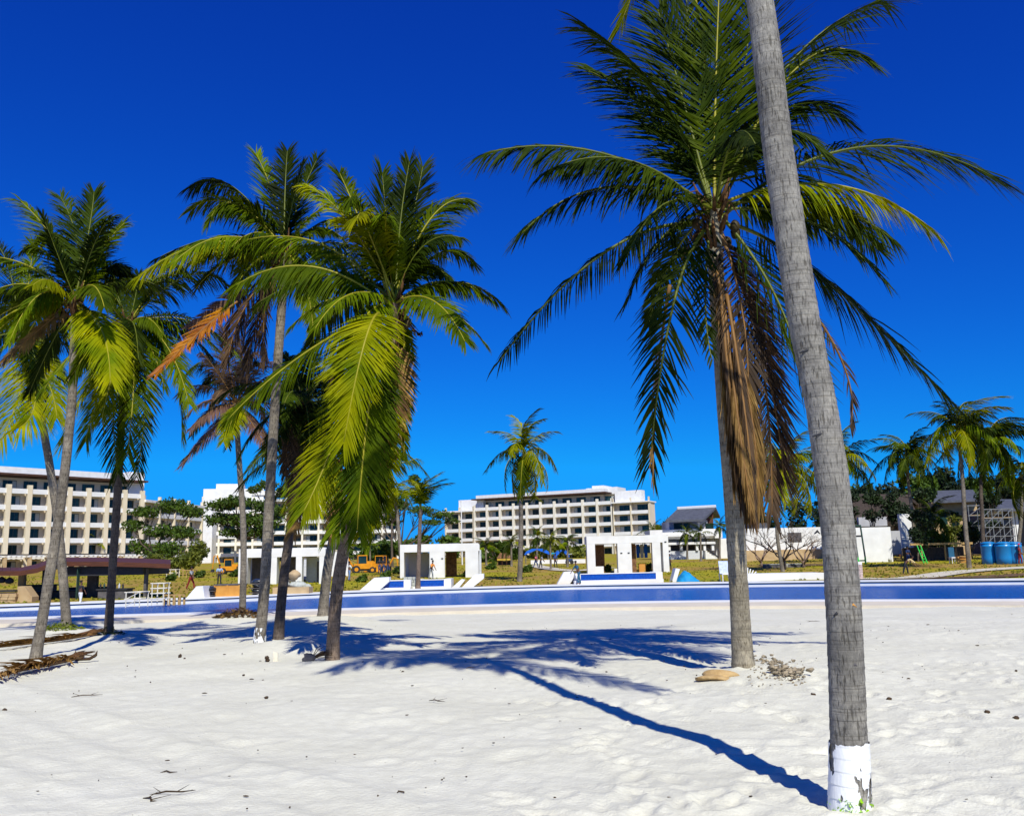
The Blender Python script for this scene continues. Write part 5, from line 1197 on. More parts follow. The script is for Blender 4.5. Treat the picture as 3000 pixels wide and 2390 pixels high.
for x, y, lab in ((2562, 1632, 'small flowering shrub with shadow before the bright white wall'), (2598, 1634, 'second small shrub at the right foot of the bright white wall'), (1370, 1690, 'dark round bush on the lawn right of the left cabana'), (1775, 1676, 'dark shrub seen through the left bay of the right cabana'), (1895, 1674, 'dark shrub seen through the right bay of the right cabana'), (500, 1702, 'round bush on the lawn behind the bar frames'), (585, 1692, 'small bush left of the loader on the lawn'), (690, 1690, 'leafy bush at the left column of the dark cabana'), (1000, 1668, 'leafy bush left of the yellow diggers'), (1165, 1680, 'leafy bush at the left corner of the left cabana'), (1440, 1668, 'dark bush on the lawn before the thatched hut'), (1545, 1676, 'low bush right of the lone palm foot'), (1060, 1705, 'low leafy bush left of the plunge pools'), (1130, 1695, 'low leafy bush beside the left cabana column'), (940, 1700, 'low hedge bush by the netting')):
    b = lawn(x, y); s = b.y/FPX
    tree(lab, b, [(0, 0, 9*s, 13*s, 12*s, 10*s), (-9*s, .2, 6*s, 9*s, 8*s, 7*s), (8*s, 0, 14*s, 8*s, 8*s, 9*s)], 500, .16, M_tree, r=.05, seed=x, name='bush', group='bushes on the lawn', cat='shrub')

# ------------------------------------------------------------------ people
def skin_mesh(name, verts, edges, radii, m_, root, sub=1):
    me = bpy.data.meshes.new(name); me.from_pydata(verts, edges, []); me.materials.append(m_)
    o = link(name, me, root); md = o.modifiers.new('skin', 'SKIN'); md.use_smooth_shade = True
    sv = me.skin_vertices[0].data if me.skin_vertices else None
    if sv is None:
        bpy.context.view_layer.objects.active = o; me.skin_vertices.new() if hasattr(me.skin_vertices, 'new') else None
        sv = me.skin_vertices[0].data
    for i, r in enumerate(radii): sv[i].radius = (r, r*.85) if not isinstance(r, tuple) else r; sv[i].use_root = (i == 0)
    if sub: s = o.modifiers.new('sub', 'SUBSURF'); s.levels = sub; s.render_levels = sub
    return o
def person(label, base, rz, shirt, trousers, pose='stand', hat=None, h=1.7, skin=None, vest=None):
    root = thing('person', label, 'person', base, rz, group=None)
    bend = {'stand': .03, 'walk': .08, 'bend': 1.1, 'lean': .4}[pose]; st = {'stand': .10, 'walk': .28, 'bend': .2, 'lean': .16}[pose]
    k = h/1.7; pel = Vector((0, 0, .90)); up = Vector((0, -math.sin(bend), math.cos(bend)))      # faces -y
    ch = pel+up*.36; nk = pel+up*.56; hu = Vector((0, -math.sin(bend*.6), math.cos(bend*.6))); hd = nk+hu*.13; ht = nk+hu*.24
    V = [pel, pel+up*.18, ch, nk, hd, ht]; E = [(0, 1), (1, 2), (2, 3), (3, 4), (4, 5)]; R_ = [.125, .115, .13, .055, .088, .075]
    for s in (-1, 1):
        i = len(V); sh = ch+Vector((s*.19, 0, 0))+up*.12; sw_ = s*st*1.2
        el = sh+Vector((s*.05, -.06-.15*abs(bend)+sw_*.3, -.27)); hn = el+Vector((0, -.12-.1*bend, -.22)); ft = hn+Vector((0, -.03, -.09))
        V += [sh, el, hn, ft]; E += [(2, i), (i, i+1), (i+1, i+2), (i+2, i+3)]; R_ += [.062, .047, .036, .04]
        j = len(V); hp = pel+Vector((s*.09, 0, -.05)); kn = Vector((s*.10, -s*st*.6-.03, .48)); an = Vector((s*.11, -s*st+.02, .07)); to = an+Vector((0, -.15, -.03))
        V += [hp, kn, an, to]; E += [(0, j), (j, j+1), (j+1, j+2), (j+2, j+3)]; R_ += [.088, .06, .042, .04]
    V = [v*k for v in V]; R_ = [r*k for r in R_]
    skin_mesh('body', [tuple(v) for v in V], E, R_, skin or M_skin, root)
    skin_mesh('shirt', [tuple(V[i]) for i in (1, 2, 6, 7, 14, 15)]+[tuple(V[3]-(V[3]-V[2])*.2)], [(0, 1), (1, 2), (2, 3), (1, 4), (4, 5), (1, 6)], [.145*k, .155*k, .08*k, .06*k, .08*k, .06*k, .08*k], shirt, root)
    skin_mesh('trousers', [tuple(V[i]) for i in (0, 10, 11, 12, 18, 19, 20)]+[tuple(V[1]-(V[1]-V[0])*.3)], [(0, 1), (1, 2), (2, 3), (0, 4), (4, 5), (5, 6), (0, 7)], [.14*k, .105*k, .075*k, .06*k, .105*k, .075*k, .06*k, .135*k], trousers, root)
    if hat:
        c = V[5]; MB().lathe([(.15*k, -.01), (.15*k, .005), (.098*k, .02), (.09*k, .09), (.03*k, .115)], 12, c=(c.x, c.y-.02, c.z+.01)).build('hat', hat, root, smooth=True)
    else:
        c = (V[4]+V[5])/2; MB().blob((c.x, c.y+.02, c.z+.05), (.098*k, .105*k, .085*k), 1, .03, 10, 6).build('hair', M_hair, root, smooth=True)
    return root
cW, cB, cO, cD, cR, cT, cG = cloth('white', (.7, .7, .7)), cloth('navy', (.03, .06, .16)), cloth('orange', (.75, .28, .05)), cloth('dark', (.02, .022, .03)), cloth('red', (.22, .02, .02)), cloth('teal', (.02, .10, .18)), cloth('grey', (.3, .32, .35))
pl = lawn(1266, 1696); person('person in an orange shirt bending forward inside the left cabana', (pl.x, pl.y-1.2, pl.z), .9, cO, cG, 'lean', h=1.75)
pl = lawn(642, 1714); person('person in a light blue shirt standing on the lawn behind the orange crate', pl, .4, cloth('lightblue', (.3, .42, .6)), cD, 'stand')
pl = lawn(558, 1726); person('person walking on the lawn left of the black wrapped pallets', pl, 1.4, cG, cR, 'walk')
for i, (x, lab) in enumerate(((1112, 'left'), (1124, 'middle'), (1137, 'right'))):
    pl = lawn(x, 1680); person('person in dark clothes, %s one of three beside the yellow digger' % lab, pl, .6*i, cD, cB, 'stand')
pl = lawn(1023, 1701); person('person in a white shirt standing in front of the yellow digger', pl, 2.2, cW, cloth('jeans', (.14, .22, .4)), 'stand')
pl = on_deck(1697, 1716, 1.1); person('person in teal blue work clothes at the left end of the right plunge pool', (pl.x, pl.y, pl.z), -1.2, cT, cT, 'lean', h=1.7)
pl = lawn(1628, 1664); person('person in dark clothes walking on the path left of the right cabana', pl, .2, cB, cD, 'walk')
pl = lawn(1963, 1670); person('person in dark work clothes standing right of the right cabana', pl, 1.2, cT, cD, 'stand', hat=cW)
pl = lawn(1570, 1664); person('person in a pinkish red shirt on the path below the blue canopies', pl, 1.0, cloth('pink', (.5, .12, .16)), cB, 'walk')
pl = lawn(1584, 1665); person('person in dark clothes pushing a barrow below the blue canopies', pl, 1.4, cG, cD, 'lean')
pl = lawn(2654, 1682); person('person in a pale yellow shirt bending down on the right lawn', pl, 1.3, cloth('paleyellow', (.65, .5, .25)), cD, 'bend')
pl = lawn(2990, 1652); person('person in a maroon shirt and red cap beside the blue drums', pl, .8, cR, cR, 'stand', hat=cloth('redcap', (.55, .02, .04)), h=1.75)
pl = at(234, 1776, 54); person('person in a dark top and white shorts standing by the pool bar', pl, 2.6, cD, cW, 'stand', h=1.45)
pl = lawn(2662, 1652); person('person in blue overalls by the timber rail on the right', pl, .3, cB, cB, 'stand')

# ------------------------------------------------------------------ machines and building clutter
def digger(label, base, rz, s=1.0, arm_up=1.0):
    t = thing('digger', label, 'excavator', base, rz)
    def B_(nm, m_, *bx):
        b = MB()
        for q in bx: b.box(*[c*s for c in q])
        return b.build(nm, m_, t)
    B_('body', M_yel, (-1.6, -.8, .7, 1.3, .8, 1.5), (.5, -.7, 1.5, 1.5, .7, 1.9)); B_('chassis', M_dark, (-1.9, -.6, .4, 1.9, .6, .7))
    B_('cab', M_yel, (-1.0, -.75, 2.7, .5, .75, 2.85), (-1.0, -.72, 1.5, -.9, -.62, 2.7), (.4, -.72, 1.5, .5, -.62, 2.7), (-1.0, .62, 1.5, -.9, .72, 2.7), (.4, .62, 1.5, .5, .72, 2.7))
    B_('cab_window', M_glass, (-.95, -.66, 1.52, .45, .66, 2.68))
    for x, r in ((-1.2, .62), (1.3, .5)):
        for y in (-.95, .65):
            w_ = MB().lathe([(r*.35*s, 0), (r*s, .03*s), (r*s, .27*s), (r*.35*s, .30*s)], 16).build('wheel', M_rubber, t, loc=(x*s, (y+.3)*s, r*s), rot=(PI/2, 0, 0))
            MB().lathe([(r*.5*s, -.01), (r*.5*s, .31*s)], 10).build('rim', M_yel, w_)
    b = MB(); b.tube([Vector((-1.7, 0, 1.1))*s, Vector((-2.5, 0, 2.4*arm_up))*s, Vector((-3.1, 0, 2.3*arm_up))*s], [.14*s, .16*s, .11*s], 6); b.build('boom', M_yel, t)
    b = MB(); b.tube([Vector((-3.1, 0, 2.3*arm_up))*s, Vector((-3.3, 0, 1.0))*s], [.12*s, .08*s], 6); b.build('dipper', M_yel, t)
    b = MB(); b.prism([(-3.6*s, .5*s), (-3.0*s, .45*s), (-3.0*s, 1.0*s), (-3.4*s, 1.05*s)], 'y', -.4*s, .4*s); b.build('bucket', M_dark, t)
    b = MB(); b.prism([(1.9*s, .2*s), (2.5*s, .15*s), (2.3*s, .9*s), (1.9*s, .9*s)], 'y', -.9*s, .9*s); b.build('shovel', M_yel, t)
    return t
pl = lawn(1052, 1680); digger('yellow backhoe digger standing on the lawn left of the dark clothed people', (pl.x, pl.y+3, pl.z), .25, .72)
pl = lawn(1092, 1679); digger('second yellow backhoe digger, partly behind the first one', (pl.x, pl.y+5, pl.z), 2.9, .7)
pl = lawn(650, 1683); digger('yellow loader with raised arm in front of the white stair wall', (pl.x, pl.y+3, pl.z), .1, .62, 1.5)
# hut, canopies
pl = lawn(1478, 1655); s = pl.y/FPX; t = thing('thatched_hut', 'brown thatched hut with a yellow frieze left of the lone palm', 'hut', pl)
b = MB(); wv, dv, hv = 40*s, 24*s, 26*s
b.hexa([(-wv*.55, -dv*.6, hv*.75), (wv*.55, -dv*.6, hv*.75), (wv*.55, dv*.6, hv*.75), (-wv*.55, dv*.6, hv*.75)], [(-wv*.3, -dv*.1, hv*1.35), (wv*.25, -dv*.1, hv*1.35), (wv*.25, dv*.1, hv*1.35), (-wv*.3, dv*.1, hv*1.35)]); b.build('roof', M_thatch, t)
b = MB(); b.box(-wv*.52, -dv*.55, hv*.52, wv*.52, dv*.5, hv*.745); b.build('frieze', mat('yellow_board', (.55, .36, .05), .7), t)
for x in (-.48, -.16, .16, .46): b = MB(); b.box((x-.02)*wv, -dv*.5, -.3, (x+.02)*wv, -dv*.45, hv*.515); b.build('post', M_redwood, t)
b = MB(); b.box(-wv*.46, dv*.2, -.2, wv*.46, dv*.25, hv*.45); b.build('rear_wall', M_dark, t)
def canopy(label, x0, x1, yt, yb, Y, m_):
    a, c = at(x0, yb, Y), at(x1, yt, Y); g = lz(a.x, Y); t = thing('canopy_tent', label, 'canopy', (a.x, Y, g), group='blue canopies'); w_ = c.x-a.x; z0, z1 = a.z-g, c.z-g; b = MB()
    b.prism([(0, z0), (w_*.08, z0+(z1-z0)*.55), (w_*.3, z1), (w_*.75, z1*.995), (w_*.95, z0+(z1-z0)*.5), (w_, z0), (w_*.97, z0-.06), (w_*.5, z1-.15), (w_*.03, z0-.06)], 'y', 0, 3.5); b.build('cover', m_, t)
    for x in (.06, .94):
        for y in (.1, 3.4): MB().bar((w_*x, y, -.2), (w_*x, y, z0+.1), .04).build('pole', M_steel, t)
canopy('long bright blue canopy tent on the hotel lawn', 1536, 1610, 1606, 1624, 140, M_blue2)
canopy('smaller blue canopy tent right of the long one', 1624, 1668, 1610, 1632, 138, M_blue2)
canopy('turquoise canopy between the two blue tents', 1612, 1628, 1618, 1626, 142, mat('turquoise_canvas', (.02, .32, .45), .6))
wall_thing('low white planter wall below the blue canopies', 1555, 1637, 1715, 1648, 132, .6, M_white, 'planter_wall')
pl = lawn(1668, 1652); t = thing('parked_buggy', 'small dark blue buggy in front of the low white wall', 'cart', (pl.x, pl.y-1, pl.z)); s = pl.y/FPX
b = MB(); b.box(-10*s, 0, .3, 9*s, 1.2, .75); b.build('body', cB, t); b = MB(); b.box(-9*s, .1, 1.35, 7*s, 1.1, 1.42); b.build('roof', M_lgrey, t)
for x in (-8.5, 6): b = MB(); b.box(x*s, .1, .75, x*s+.06, .16, 1.35); b.build('pillar', M_dark, t)
for x in (-7, 6): MB().lathe([(.28, 0), (.28, .2)], 12).build('wheel', M_rubber, t, loc=(x*s, .05, .28), rot=(PI/2, 0, 0))
t = thing('gazebo', 'small grey hipped roof pavilion above the left cabana', 'gazebo', tuple(at(1330, 1610, 165))); s = 165/FPX
b = MB(); w_ = 50*s; b.hexa([(-w_, 0, 0), (w_, 0, 0), (w_, 2*w_, 0), (-w_, 2*w_, 0)], [(-.3*w_, .7*w_, 20*s), (.2*w_, .7*w_, 20*s), (.2*w_, 1.2*w_, 20*s), (-.3*w_, 1.2*w_, 20*s)]); b.build('roof', M_slate, t)
for x in (-.9, .9): b = MB(); b.box(x*w_-.15, .2, -3, x*w_+.15, .5, -.01); b.build('post', M_beige, t)
# flag pole line seen in front of the left wing
t = thing('lamp_post', 'thin white pole standing behind the left cabana', 'pole', tuple(at(1354, 1620, 120))); MB().tube([(0, 0, -1.5), (-.05, 0, 120/FPX*150)], [.09, .06], 8).build('pole', M_white, t); MB().blob((-.05, 0, 120/FPX*150), (.1, .1, .1), 1, 0).build('cap', M_white, t)
# pallets, crates
def crate(label, px0, px1, pyt, pyb, Y, m_, layers=1, nm='crate', cat='crate', dd=1.4, m2=None):
    a, c = at(px0, pyb, Y), at(px1, pyt, Y); t = thing(nm, label, cat, tuple(a)); w_, h_ = c.x-a.x, c.z-a.z
    if layers == 1:
        b = MB(); b.box(0, 0, 0, w_, dd, h_); b.build('body', m_, t); b = MB()
        b.box(-.03, -.04, h_+.003, w_+.03, dd+.03, h_+.07)
        b.build('lid', m2 or M_stoned, t)
        for x in (.0, .48, .94): b = MB(); b.box(x*w_, -.045, 0, (x+.06)*w_, -.004, h_); b.build('batten', m_, t)
    else:
        rr = random.Random(px0)
        for k in range(layers):
            z = h_*k/layers; x0 = rr.uniform(0, .07)*w_; x1 = w_*rr.uniform(.93, 1)
            b = MB(); b.blob(((x0+x1)/2, dd/2, z+h_/layers/2), ((x1-x0)/2, dd/2, h_/layers*.62), k+px0, .12, 14, 8); b.build('bundle', m_, t, smooth=True)
            b = MB(); b.box(x0, 0, z-.02, x1, dd, z+.03); b.build('board', m2 or M_stoned, t)
    return t
crate('large orange plywood crate between the palm trunks at the far pool edge', 626, 704, 1713, 1757, 58.5, M_ply)
crate('black wrapped pallet stack left of the orange crate', 592, 627, 1718, 1758, 58, M_blacktarp, 3, 'wrapped_pallet', 'pallet')
crate('small black wrapped bundle at the left end of the pallets', 566, 592, 1736, 1758, 57.5, M_blacktarp, 2, 'wrapped_pallet', 'pallet')
crate('tall stack of black wrapped slabs behind the white footed palm', 727, 776, 1696, 1750, 60, M_blacktarp, 4, 'wrapped_pallet', 'pallet')
# rocks and beige ledge
a = at(798, 1750, 61); t = thing('stone_ledge', 'beige stone ledge behind the left palm trunks', 'wall', tuple(a)); s = 61/FPX
b = MB(); b.box(0, 0, -.3, 105*s, 1.2, 28*s); b.build('wall', M_beige, t)
rr = random.Random(31)
for i, (x, y, rx, ry, lab) in enumerate(((870, 1715, 26, 12, 'large pale grey boulder on the stone ledge'), (862, 1684, 17, 13, 'yellowish round boulder topmost on the stone ledge'), (836, 1712, 14, 9, 'small grey boulder at the left end of the ledge'), (898, 1718, 14, 8, 'small pale boulder at the right end of the ledge'))):
    p = at(x, y, 61.5); t = thing('boulder', lab, 'boulder', (p.x, p.y, p.z)); MB().blob((0, 0, 0), (rx*s, rx*s*.7, ry*s), i+5, .16, 14, 10).build('stone', M_beige if i == 1 else M_stoneg, t, smooth=True)
# timber pickets
a = at(480, 1768, 55); t = thing('picket_fence', 'row of yellow timber pickets beside the white tower scaffold', 'fence', tuple(a)); s = 55/FPX; pm = MB(); pm.box(-.06, -.03, -.1, .06, .03, 27*s); pme = pm.mesh('picket', M_wood)
for k in range(8): link('picket', pme, t, (k*7.6*s, .3*(k % 2), -.05*k*.3))
b = MB(); b.box(-.1, .04, 22*s, 58*s, .10, 26*s); b.build('rail', M_wood, t)
# blue tarp, chair, posts
p = lawn(2020, 1712); p.y += .3; s = p.y/FPX; b = MB(); nn_ = 26; pts_ = []
for j in range(9):
    for i in range(nn_):
        u_ = i/(nn_-1); v_ = j/8; pr_ = math.interp if False else None
        prof = np.interp(u_, [0, .12, .3, .42, .6, .8, 1], [0, .25, .8, 1, .75, .3, 0]); z = 34*s*prof*math.sin(PI*v_)**.6+.04*math.sin(u_*40+v_*9)
        b.v.append(((u_-.42)*76*s, v_*2.6, z-.05))
for j in range(8):
    for i in range(nn_-1): b.f.append((j*nn_+i, j*nn_+i+1, (j+1)*nn_+i+1, (j+1)*nn_+i)); b.m.append(0)
t = thing('tarpaulin', 'crumpled bright blue tarpaulin heap right of the right cabana', 'tarp', p); b.build('sheet', M_bluetarp, t, smooth=True)
p = lawn(2126, 1714); s = p.y/FPX; t = thing('folding_chair', 'white folding chair with a pale back beside the tall palm trunk', 'chair', p)
b = MB(); b.hexa([(-15*s, 0, 22*s), (12*s, 0, 22*s), (12*s, .08, 22*s), (-15*s, .08, 22*s)], [(-15*s, .25, 58*s), (12*s, .25, 58*s), (12*s, .33, 58*s), (-15*s, .33, 58*s)]); b.build('backrest', mat('pale_mesh', (.5, .56, .68), .7), t)
b = MB(); b.box(-15*s, -.9, 20*s, 12*s, 0, 22.5*s); b.build('seat', M_white, t)
for x in (-14.5, 11): 
    for y, y1 in ((0, .3), (-.85, .1)): MB().bar((x*s, y, 0), (x*s, y1 if y == 0 else y, 21*s), .035).build('leg', M_white, t)
p = lawn(2203, 1690); t = thing('lounger', 'tangle of white folded loungers behind the terrace block', 'lounger', (p.x, p.y+1, p.z)); s = p.y/FPX
for k in range(5): MB().bar((k*4*s-8*s, 0, 0), (k*8*s-6*s, .4, (30-4*k)*s), .05).build('frame', M_white, t)
b = MB(); b.hexa([(-6*s, .1, 2*s), (18*s, .1, 2*s), (18*s, .9, 2*s), (-6*s, .9, 2*s)], [(-6*s, .1, 4*s), (20*s, .1, 9*s), (20*s, .9, 9*s), (-6*s, .9, 4*s)]); b.build('seat', M_greend, t)
p = lawn(2522, 1708); s = p.y/FPX; t = thing('sign_post', 'low pinkish white brick pillar at the pool edge right of the near trunk', 'pillar', p)
M_pink = mat('pink_brick', (.55, .42, .38), .85, var=.2, scale=6, objvar=.12)
b = MB(); b.box(-9*s, .05, -.2, 8*s, .55, 50*s); b.build('core', M_white, t)
for r in range(7):
    for c in range(2): b = MB(); b.box((-9.4+c*9.2+(r % 2)*.6)*s, 0, (r*7+.4)*s, (-.8+c*9.0)*s, .045, (r*7+6.4)*s); b.build('brick', M_pink if r < 6 else M_white, t)
p = lawn(2524, 1652); s = p.y/FPX; t = thing('green_frame', 'tall slim frame with green painted feet in front of the bright white wall', 'frame', p)
for x in (-9, 12):
    MB().bar((x*s, 0, 0), (x*s, 0, 20*s), .09).build('foot', M_green, t); MB().bar((x*s, 0, 20*s), ((x-5)*s, .1, 112*s), .085).build('upright', M_greend, t)
MB().bar((-14*s, .1, 110*s), (8*s, .1, 110*s), .085).build('crossbar', M_greend, t); MB().bar((-13*s, .08, 80*s), (8*s, .08, 80*s), .09).build('crossbar', M_dark, t); MB().bar((-9*s, 0, 10*s), (12*s, 0, 10*s), .07).build('crossbar', M_green, t)
b = MB(); b.box(-17*s, .1, 84*s, -13*s, .35, 106*s); b.build('box', M_stoned, t)
# drums, timber rail on the right
for i, (px, r_, lab) in enumerate(((2905, 20, 'left'), (2951, 24, 'middle'), (2992, 22, 'right'))):
    p = lawn(px, 1652); s = p.y/FPX; t = thing('water_drum', 'tall bright blue plastic water drum, %s one of three' % lab, 'drum', (p.x, p.y+(1 if i == 2 else .3), p.z), group='blue drums at the right edge'); r_ *= s; h_ = 60*s
    MB().lathe([(r_*.96, -.1), (r_, h_*.3), (r_*1.0, h_*.82), (r_*1.04, h_*.84), (r_*1.0, h_*.87), (r_*.97, h_*.97)], 24).build('body', M_drum, t, smooth=True)
    MB().lathe([(r_*1.03, h_*.972), (r_*1.03, h_*1.01), (r_*.5, h_*1.06), (.02, h_*1.07)], 24).build('lid', M_drum, t, smooth=True)
p = lawn(2700, 1648); s = p.y/FPX; t = thing('timber_rail', 'long yellow timber rail on posts between the right hand palms', 'fence', (p.x, p.y+2, p.z))
b = MB(); b.box(-4*s, -.1, 50*s, 180*s, .1, 56*s); b.build('beam', M_wood, t)
for x in (28, 98, 170): b = MB(); b.box((x-1.6)*s, -.08, -.2, (x+1.6)*s, .08, 49.8*s); b.build('post', M_wood, t)
b = MB(); b.box(0, 2.0, -.2, 180*s, 2.2, 44*s); b.build('back_panel', M_darkthatch, t)
p = lawn(2702, 1650); s = p.y/FPX; t = thing('ladder', 'green stepladder leaning by the timber rail', 'ladder', (p.x, p.y-.3, p.z))
for x in (-5, 5): MB().bar(((x+6)*s, 0, 0), ((x-3)*s, .5, 52*s), .06).build('stile', M_green, t)
for k in range(5): MB().bar(((1-1.6*k)*s, .1*k, 8*(k+.6)*s), ((11-1.8*k)*s, .1*k, 8*(k+.6)*s), .04).build('rung', M_green, t)
p = lawn(2792, 1650); s = p.y/FPX; t = thing('garden_chair', 'white plastic chair with a teal cover under the timber rail', 'chair', p)
b = MB(); b.box(-8*s, .1, 18*s, 8*s, .25, 46*s); b.build('backrest', cT, t); b = MB(); b.box(-9*s, -.5, 15*s, 9*s, .1, 18*s); b.build('seat', M_white, t)
for x in (-8, 7): b = MB(); b.box(x*s, -.45, 0, (x+1.5)*s, -.38, 15*s); b.build('leg', M_white, t); b = MB(); b.box(x*s, .1, 0, (x+1.5)*s, .17, 15*s); b.build('leg', M_white, t)
p = lawn(2824, 1650); s = p.y/FPX; t = thing('timber_pile', 'pile of orange brown planks beside the pale palm trunk', 'planks', p); rr = random.Random(5)
for k in range(9): b = MB(); x = rr.uniform(-6, 4); z = k*2.4; b.hexa([((x-12)*s, rr.uniform(-.3, 0), z*s), ((x+12)*s, 0, (z+rr.uniform(-2, 2))*s), ((x+12)*s, .5, z*s), ((x-12)*s, .5, z*s)], [((x-12)*s, 0, (z+2.1)*s), ((x+12)*s, 0, (z+2.1)*s), ((x+12)*s, .5, (z+2.1)*s), ((x-12)*s, .5, (z+2.1)*s)]); b.build('plank', M_ply if k % 2 else M_wood, t)
for i, (x, y, lab) in enumerate(((2608, 1648, 'small white block on the right lawn'), (2304, 1663, 'small white bucket before the bare tree'))):
    p = lawn(x, y); s = p.y/FPX; t = thing('bucket', lab, 'bucket', p); MB().lathe([(.16, 0), (.2, .36), (.21, .37), (.17, .36)], 14).build('pail', M_white, t, smooth=True); MB().tube([(-.2, 0, .34), (-.1, 0, .5), (.1, 0, .5), (.2, 0, .34)], .012, 5).build('handle', M_steel, t)
p = lawn(2290, 1664); s = p.y/FPX; t = thing('planter_box', 'long dark planter trough under the bare tree', 'planter', (p.x, p.y+1, p.z)); b = MB(); b.box(-40*s, 0, -.1, 70*s, .8, 10*s); b.build('trough', M_stoned, t); b = MB(); b.box(-40*s, -.05, 10*s+.003, 70*s, .85, 12.5*s); b.build('edge', M_stoneg, t)

# ------------------------------------------------------------------ things lying on the sand
def sp(px, py): return ground_px(px, py)
def fallen(label, pts, seed, wid, m_=M_dead):
    """a fallen palm frond lying along picture points"""
    P_ = [sp(x, y)+Vector((0, 0, .07)) for x, y in pts]; o = P_[0].copy(); t = thing('fallen_frond', label, 'palm frond', o)
    rel = [p-o for p in P_]; S = spline(rel, 30); rr = random.Random(seed); b = MB(); b.tube(S, [.018+.035*i/30 for i in range(31)], 6); b.build('stalk', M_ribd, t, smooth=True)
    lv = MB()
    for k in range(150):
        i = rr.randrange(0, 27); p = S[i]; T = (S[i+1]-S[i]).normalized(); side = rr.choice((-1, 1)); N_ = Vector((-T.y, T.x, 0))*side
        d = (-T*rr.uniform(.6, 1.2)+N_*rr.uniform(.05, .5)*wid+Vector((0, 0, rr.uniform(-.12, .2)))).normalized(); L = rr.uniform(.35, .8); w_ = T.cross(Vector((0, 0, 1))).normalized()*.02+Vector((0, 0, .012))
        m1 = p+d*L*.5+Vector((0, 0, .05)); e = p+d*L; 
        for q in (m1, e): q.z = max(q.z, float(base_z(o.x+q.x, o.y+q.y))-o.z+.05)
        lv.add([p-w_, p+w_, m1+w_, m1-w_], [(0, 1, 2, 3)]); lv.add([m1-w_, m1+w_, e+w_*.2, e-w_*.2], [(0, 1, 2, 3)])
    lv.build('leaflets', m_, t)
    b = MB(); T = (S[-1]-S[-4]).normalized(); 
    for k in range(26):
        a = rr.uniform(-.5, .5); d = (T+Vector((-T.y, T.x, 0))*a).normalized(); p = S[27]+Vector((0, 0, rr.uniform(0, .06))); b.tube([p-d*.3, p+d*.15+Vector((0, 0, .03)), p+d*rr.uniform(.3, .55)+Vector((0, 0, rr.uniform(-.02, .06)))], [.012, .02, .006], 5)
    b.build('sheath', M_fib, t, smooth=True)
    return t
fallen('dry brown palm frond with broad sheath end lying in front of the left palms', [(-30, 2003), (70, 1972), (150, 1955), (240, 1932)], 1, 1.0)
fallen('long dry palm frond lying behind the slim left palm towards the thick footed one', [(-40, 1908), (90, 1892), (180, 1880), (280, 1862)], 2, 1.3)
p = sp(262, 1940); t = thing('dry_sheath', 'small dark curled sheath piece beside the nearer fallen frond', 'debris', p); MB().tube([(-.25, 0, .05), (0, 0, .07), (.12, 0, .14), (.14, 0, .22)], [.015, .03, .03, .005], 6).build('curl', M_deadd, t, smooth=True)
p = sp(905, 1938); t = thing('coconut_debris', 'grey coconut husk with dry fibres beside the rust stained trunk', 'debris', p); MB().blob((0, 0, .06), (.11, .09, .09), 4, .15).build('husk', M_stoned, t, smooth=True); b = MB()
for k in range(14): a = rnd.uniform(-.6, 1.2); b.tube([(.05, 0, .06), (.05+.2*math.cos(a), 0, .06+.18*abs(math.sin(a))), (.08+.36*math.cos(a), rnd.uniform(-.1, .1), .05+.26*abs(math.sin(a)))], [.008, .006, .002], 4)
b.build('fibres', M_deadd, t)
p = sp(806, 1935); t = thing('wooden_stake', 'pale broken wooden board stuck in the sand by the white painted palm', 'stake', p)
b = MB(); b.hexa([(-.03, 0, -.2), (.05, 0, -.2), (.05, .03, -.2), (-.03, .03, -.2)], [(-.05, .05, .16), (.03, .05, .13), (.03, .08, .13), (-.05, .08, .16)]); b.build('board', M_cream2, t)
for dx, dz in ((-.14, .3), (-.13, .06)): MB().blob((dx, -.02, dz*.2), (.04, .03, .03), int(dz*90), .2).build('shard', M_deadd, t, smooth=True)
# dry leaf heap at the thin palm, moss at the leaning palm, soil at the tall palm
def heap(name, label, base, R, n, ms, seed, h=.12, sz=.1, cat='leaf heap'):
    t = thing(name, label, cat, base); rr = random.Random(seed)
    for mi, m_ in enumerate(ms):
        b = MB()
        for k in range(n):
            a = rr.random()*6.28; r = R*math.sqrt(rr.random()); x, y = r*math.cos(a), r*math.sin(a)*.7; z = float(base_z(base.x+x, base.y+y))-base.z+h*(1-r/R)*rr.random()+.03
            d = Vector((rr.gauss(0, 1), rr.gauss(0, 1), rr.gauss(0, .5))).normalized()*sz*rr.uniform(.5, 1.6); e = Vector((rr.gauss(0, 1), rr.gauss(0, 1), rr.gauss(0, .6))).normalized()*sz*.4; p_ = Vector((x, y, z)); b.add([p_-d, p_+e, p_+d, p_-e], [(0, 1, 2, 3)])
        o = b.build('litter', m_, t); o['kind'] = 'stuff'
    return t
q = BASES['thin']; heap('leaf_heap', 'heap of dry brown leaves round the foot of the thin palm', Vector((q.x, q.y-.4, q.z+.05)), 1.0, 170, [M_dead, M_deadd], 3, .3, .13)
q = BASES['moss']; heap('moss_mound', 'green moss and weeds round the foot of the left leaning palm', Vector((q.x-.1, q.y-.2, q.z)), .75, 420, [mat('moss_green', (.13, .16, .01), .9, var=.4)], 4, .25, .07, 'moss')
q = BASES['mid']; heap('moss_mound', 'mossy skirt at the foot of the thick footed palm', Vector((q.x, q.y-.1, q.z)), .5, 160, [M_treed], 6, .2, .06, 'moss')
t = thing('dirt_heap', 'ridge of grey brown soil clods beside the tall palm', 'soil', sp(2290, 1965)); o = t.location; rr = random.Random(9)
line = [sp(x, y) for x, y in ((2238, 1928), (2262, 1950), (2285, 1970), (2310, 1975), (2340, 1972))]
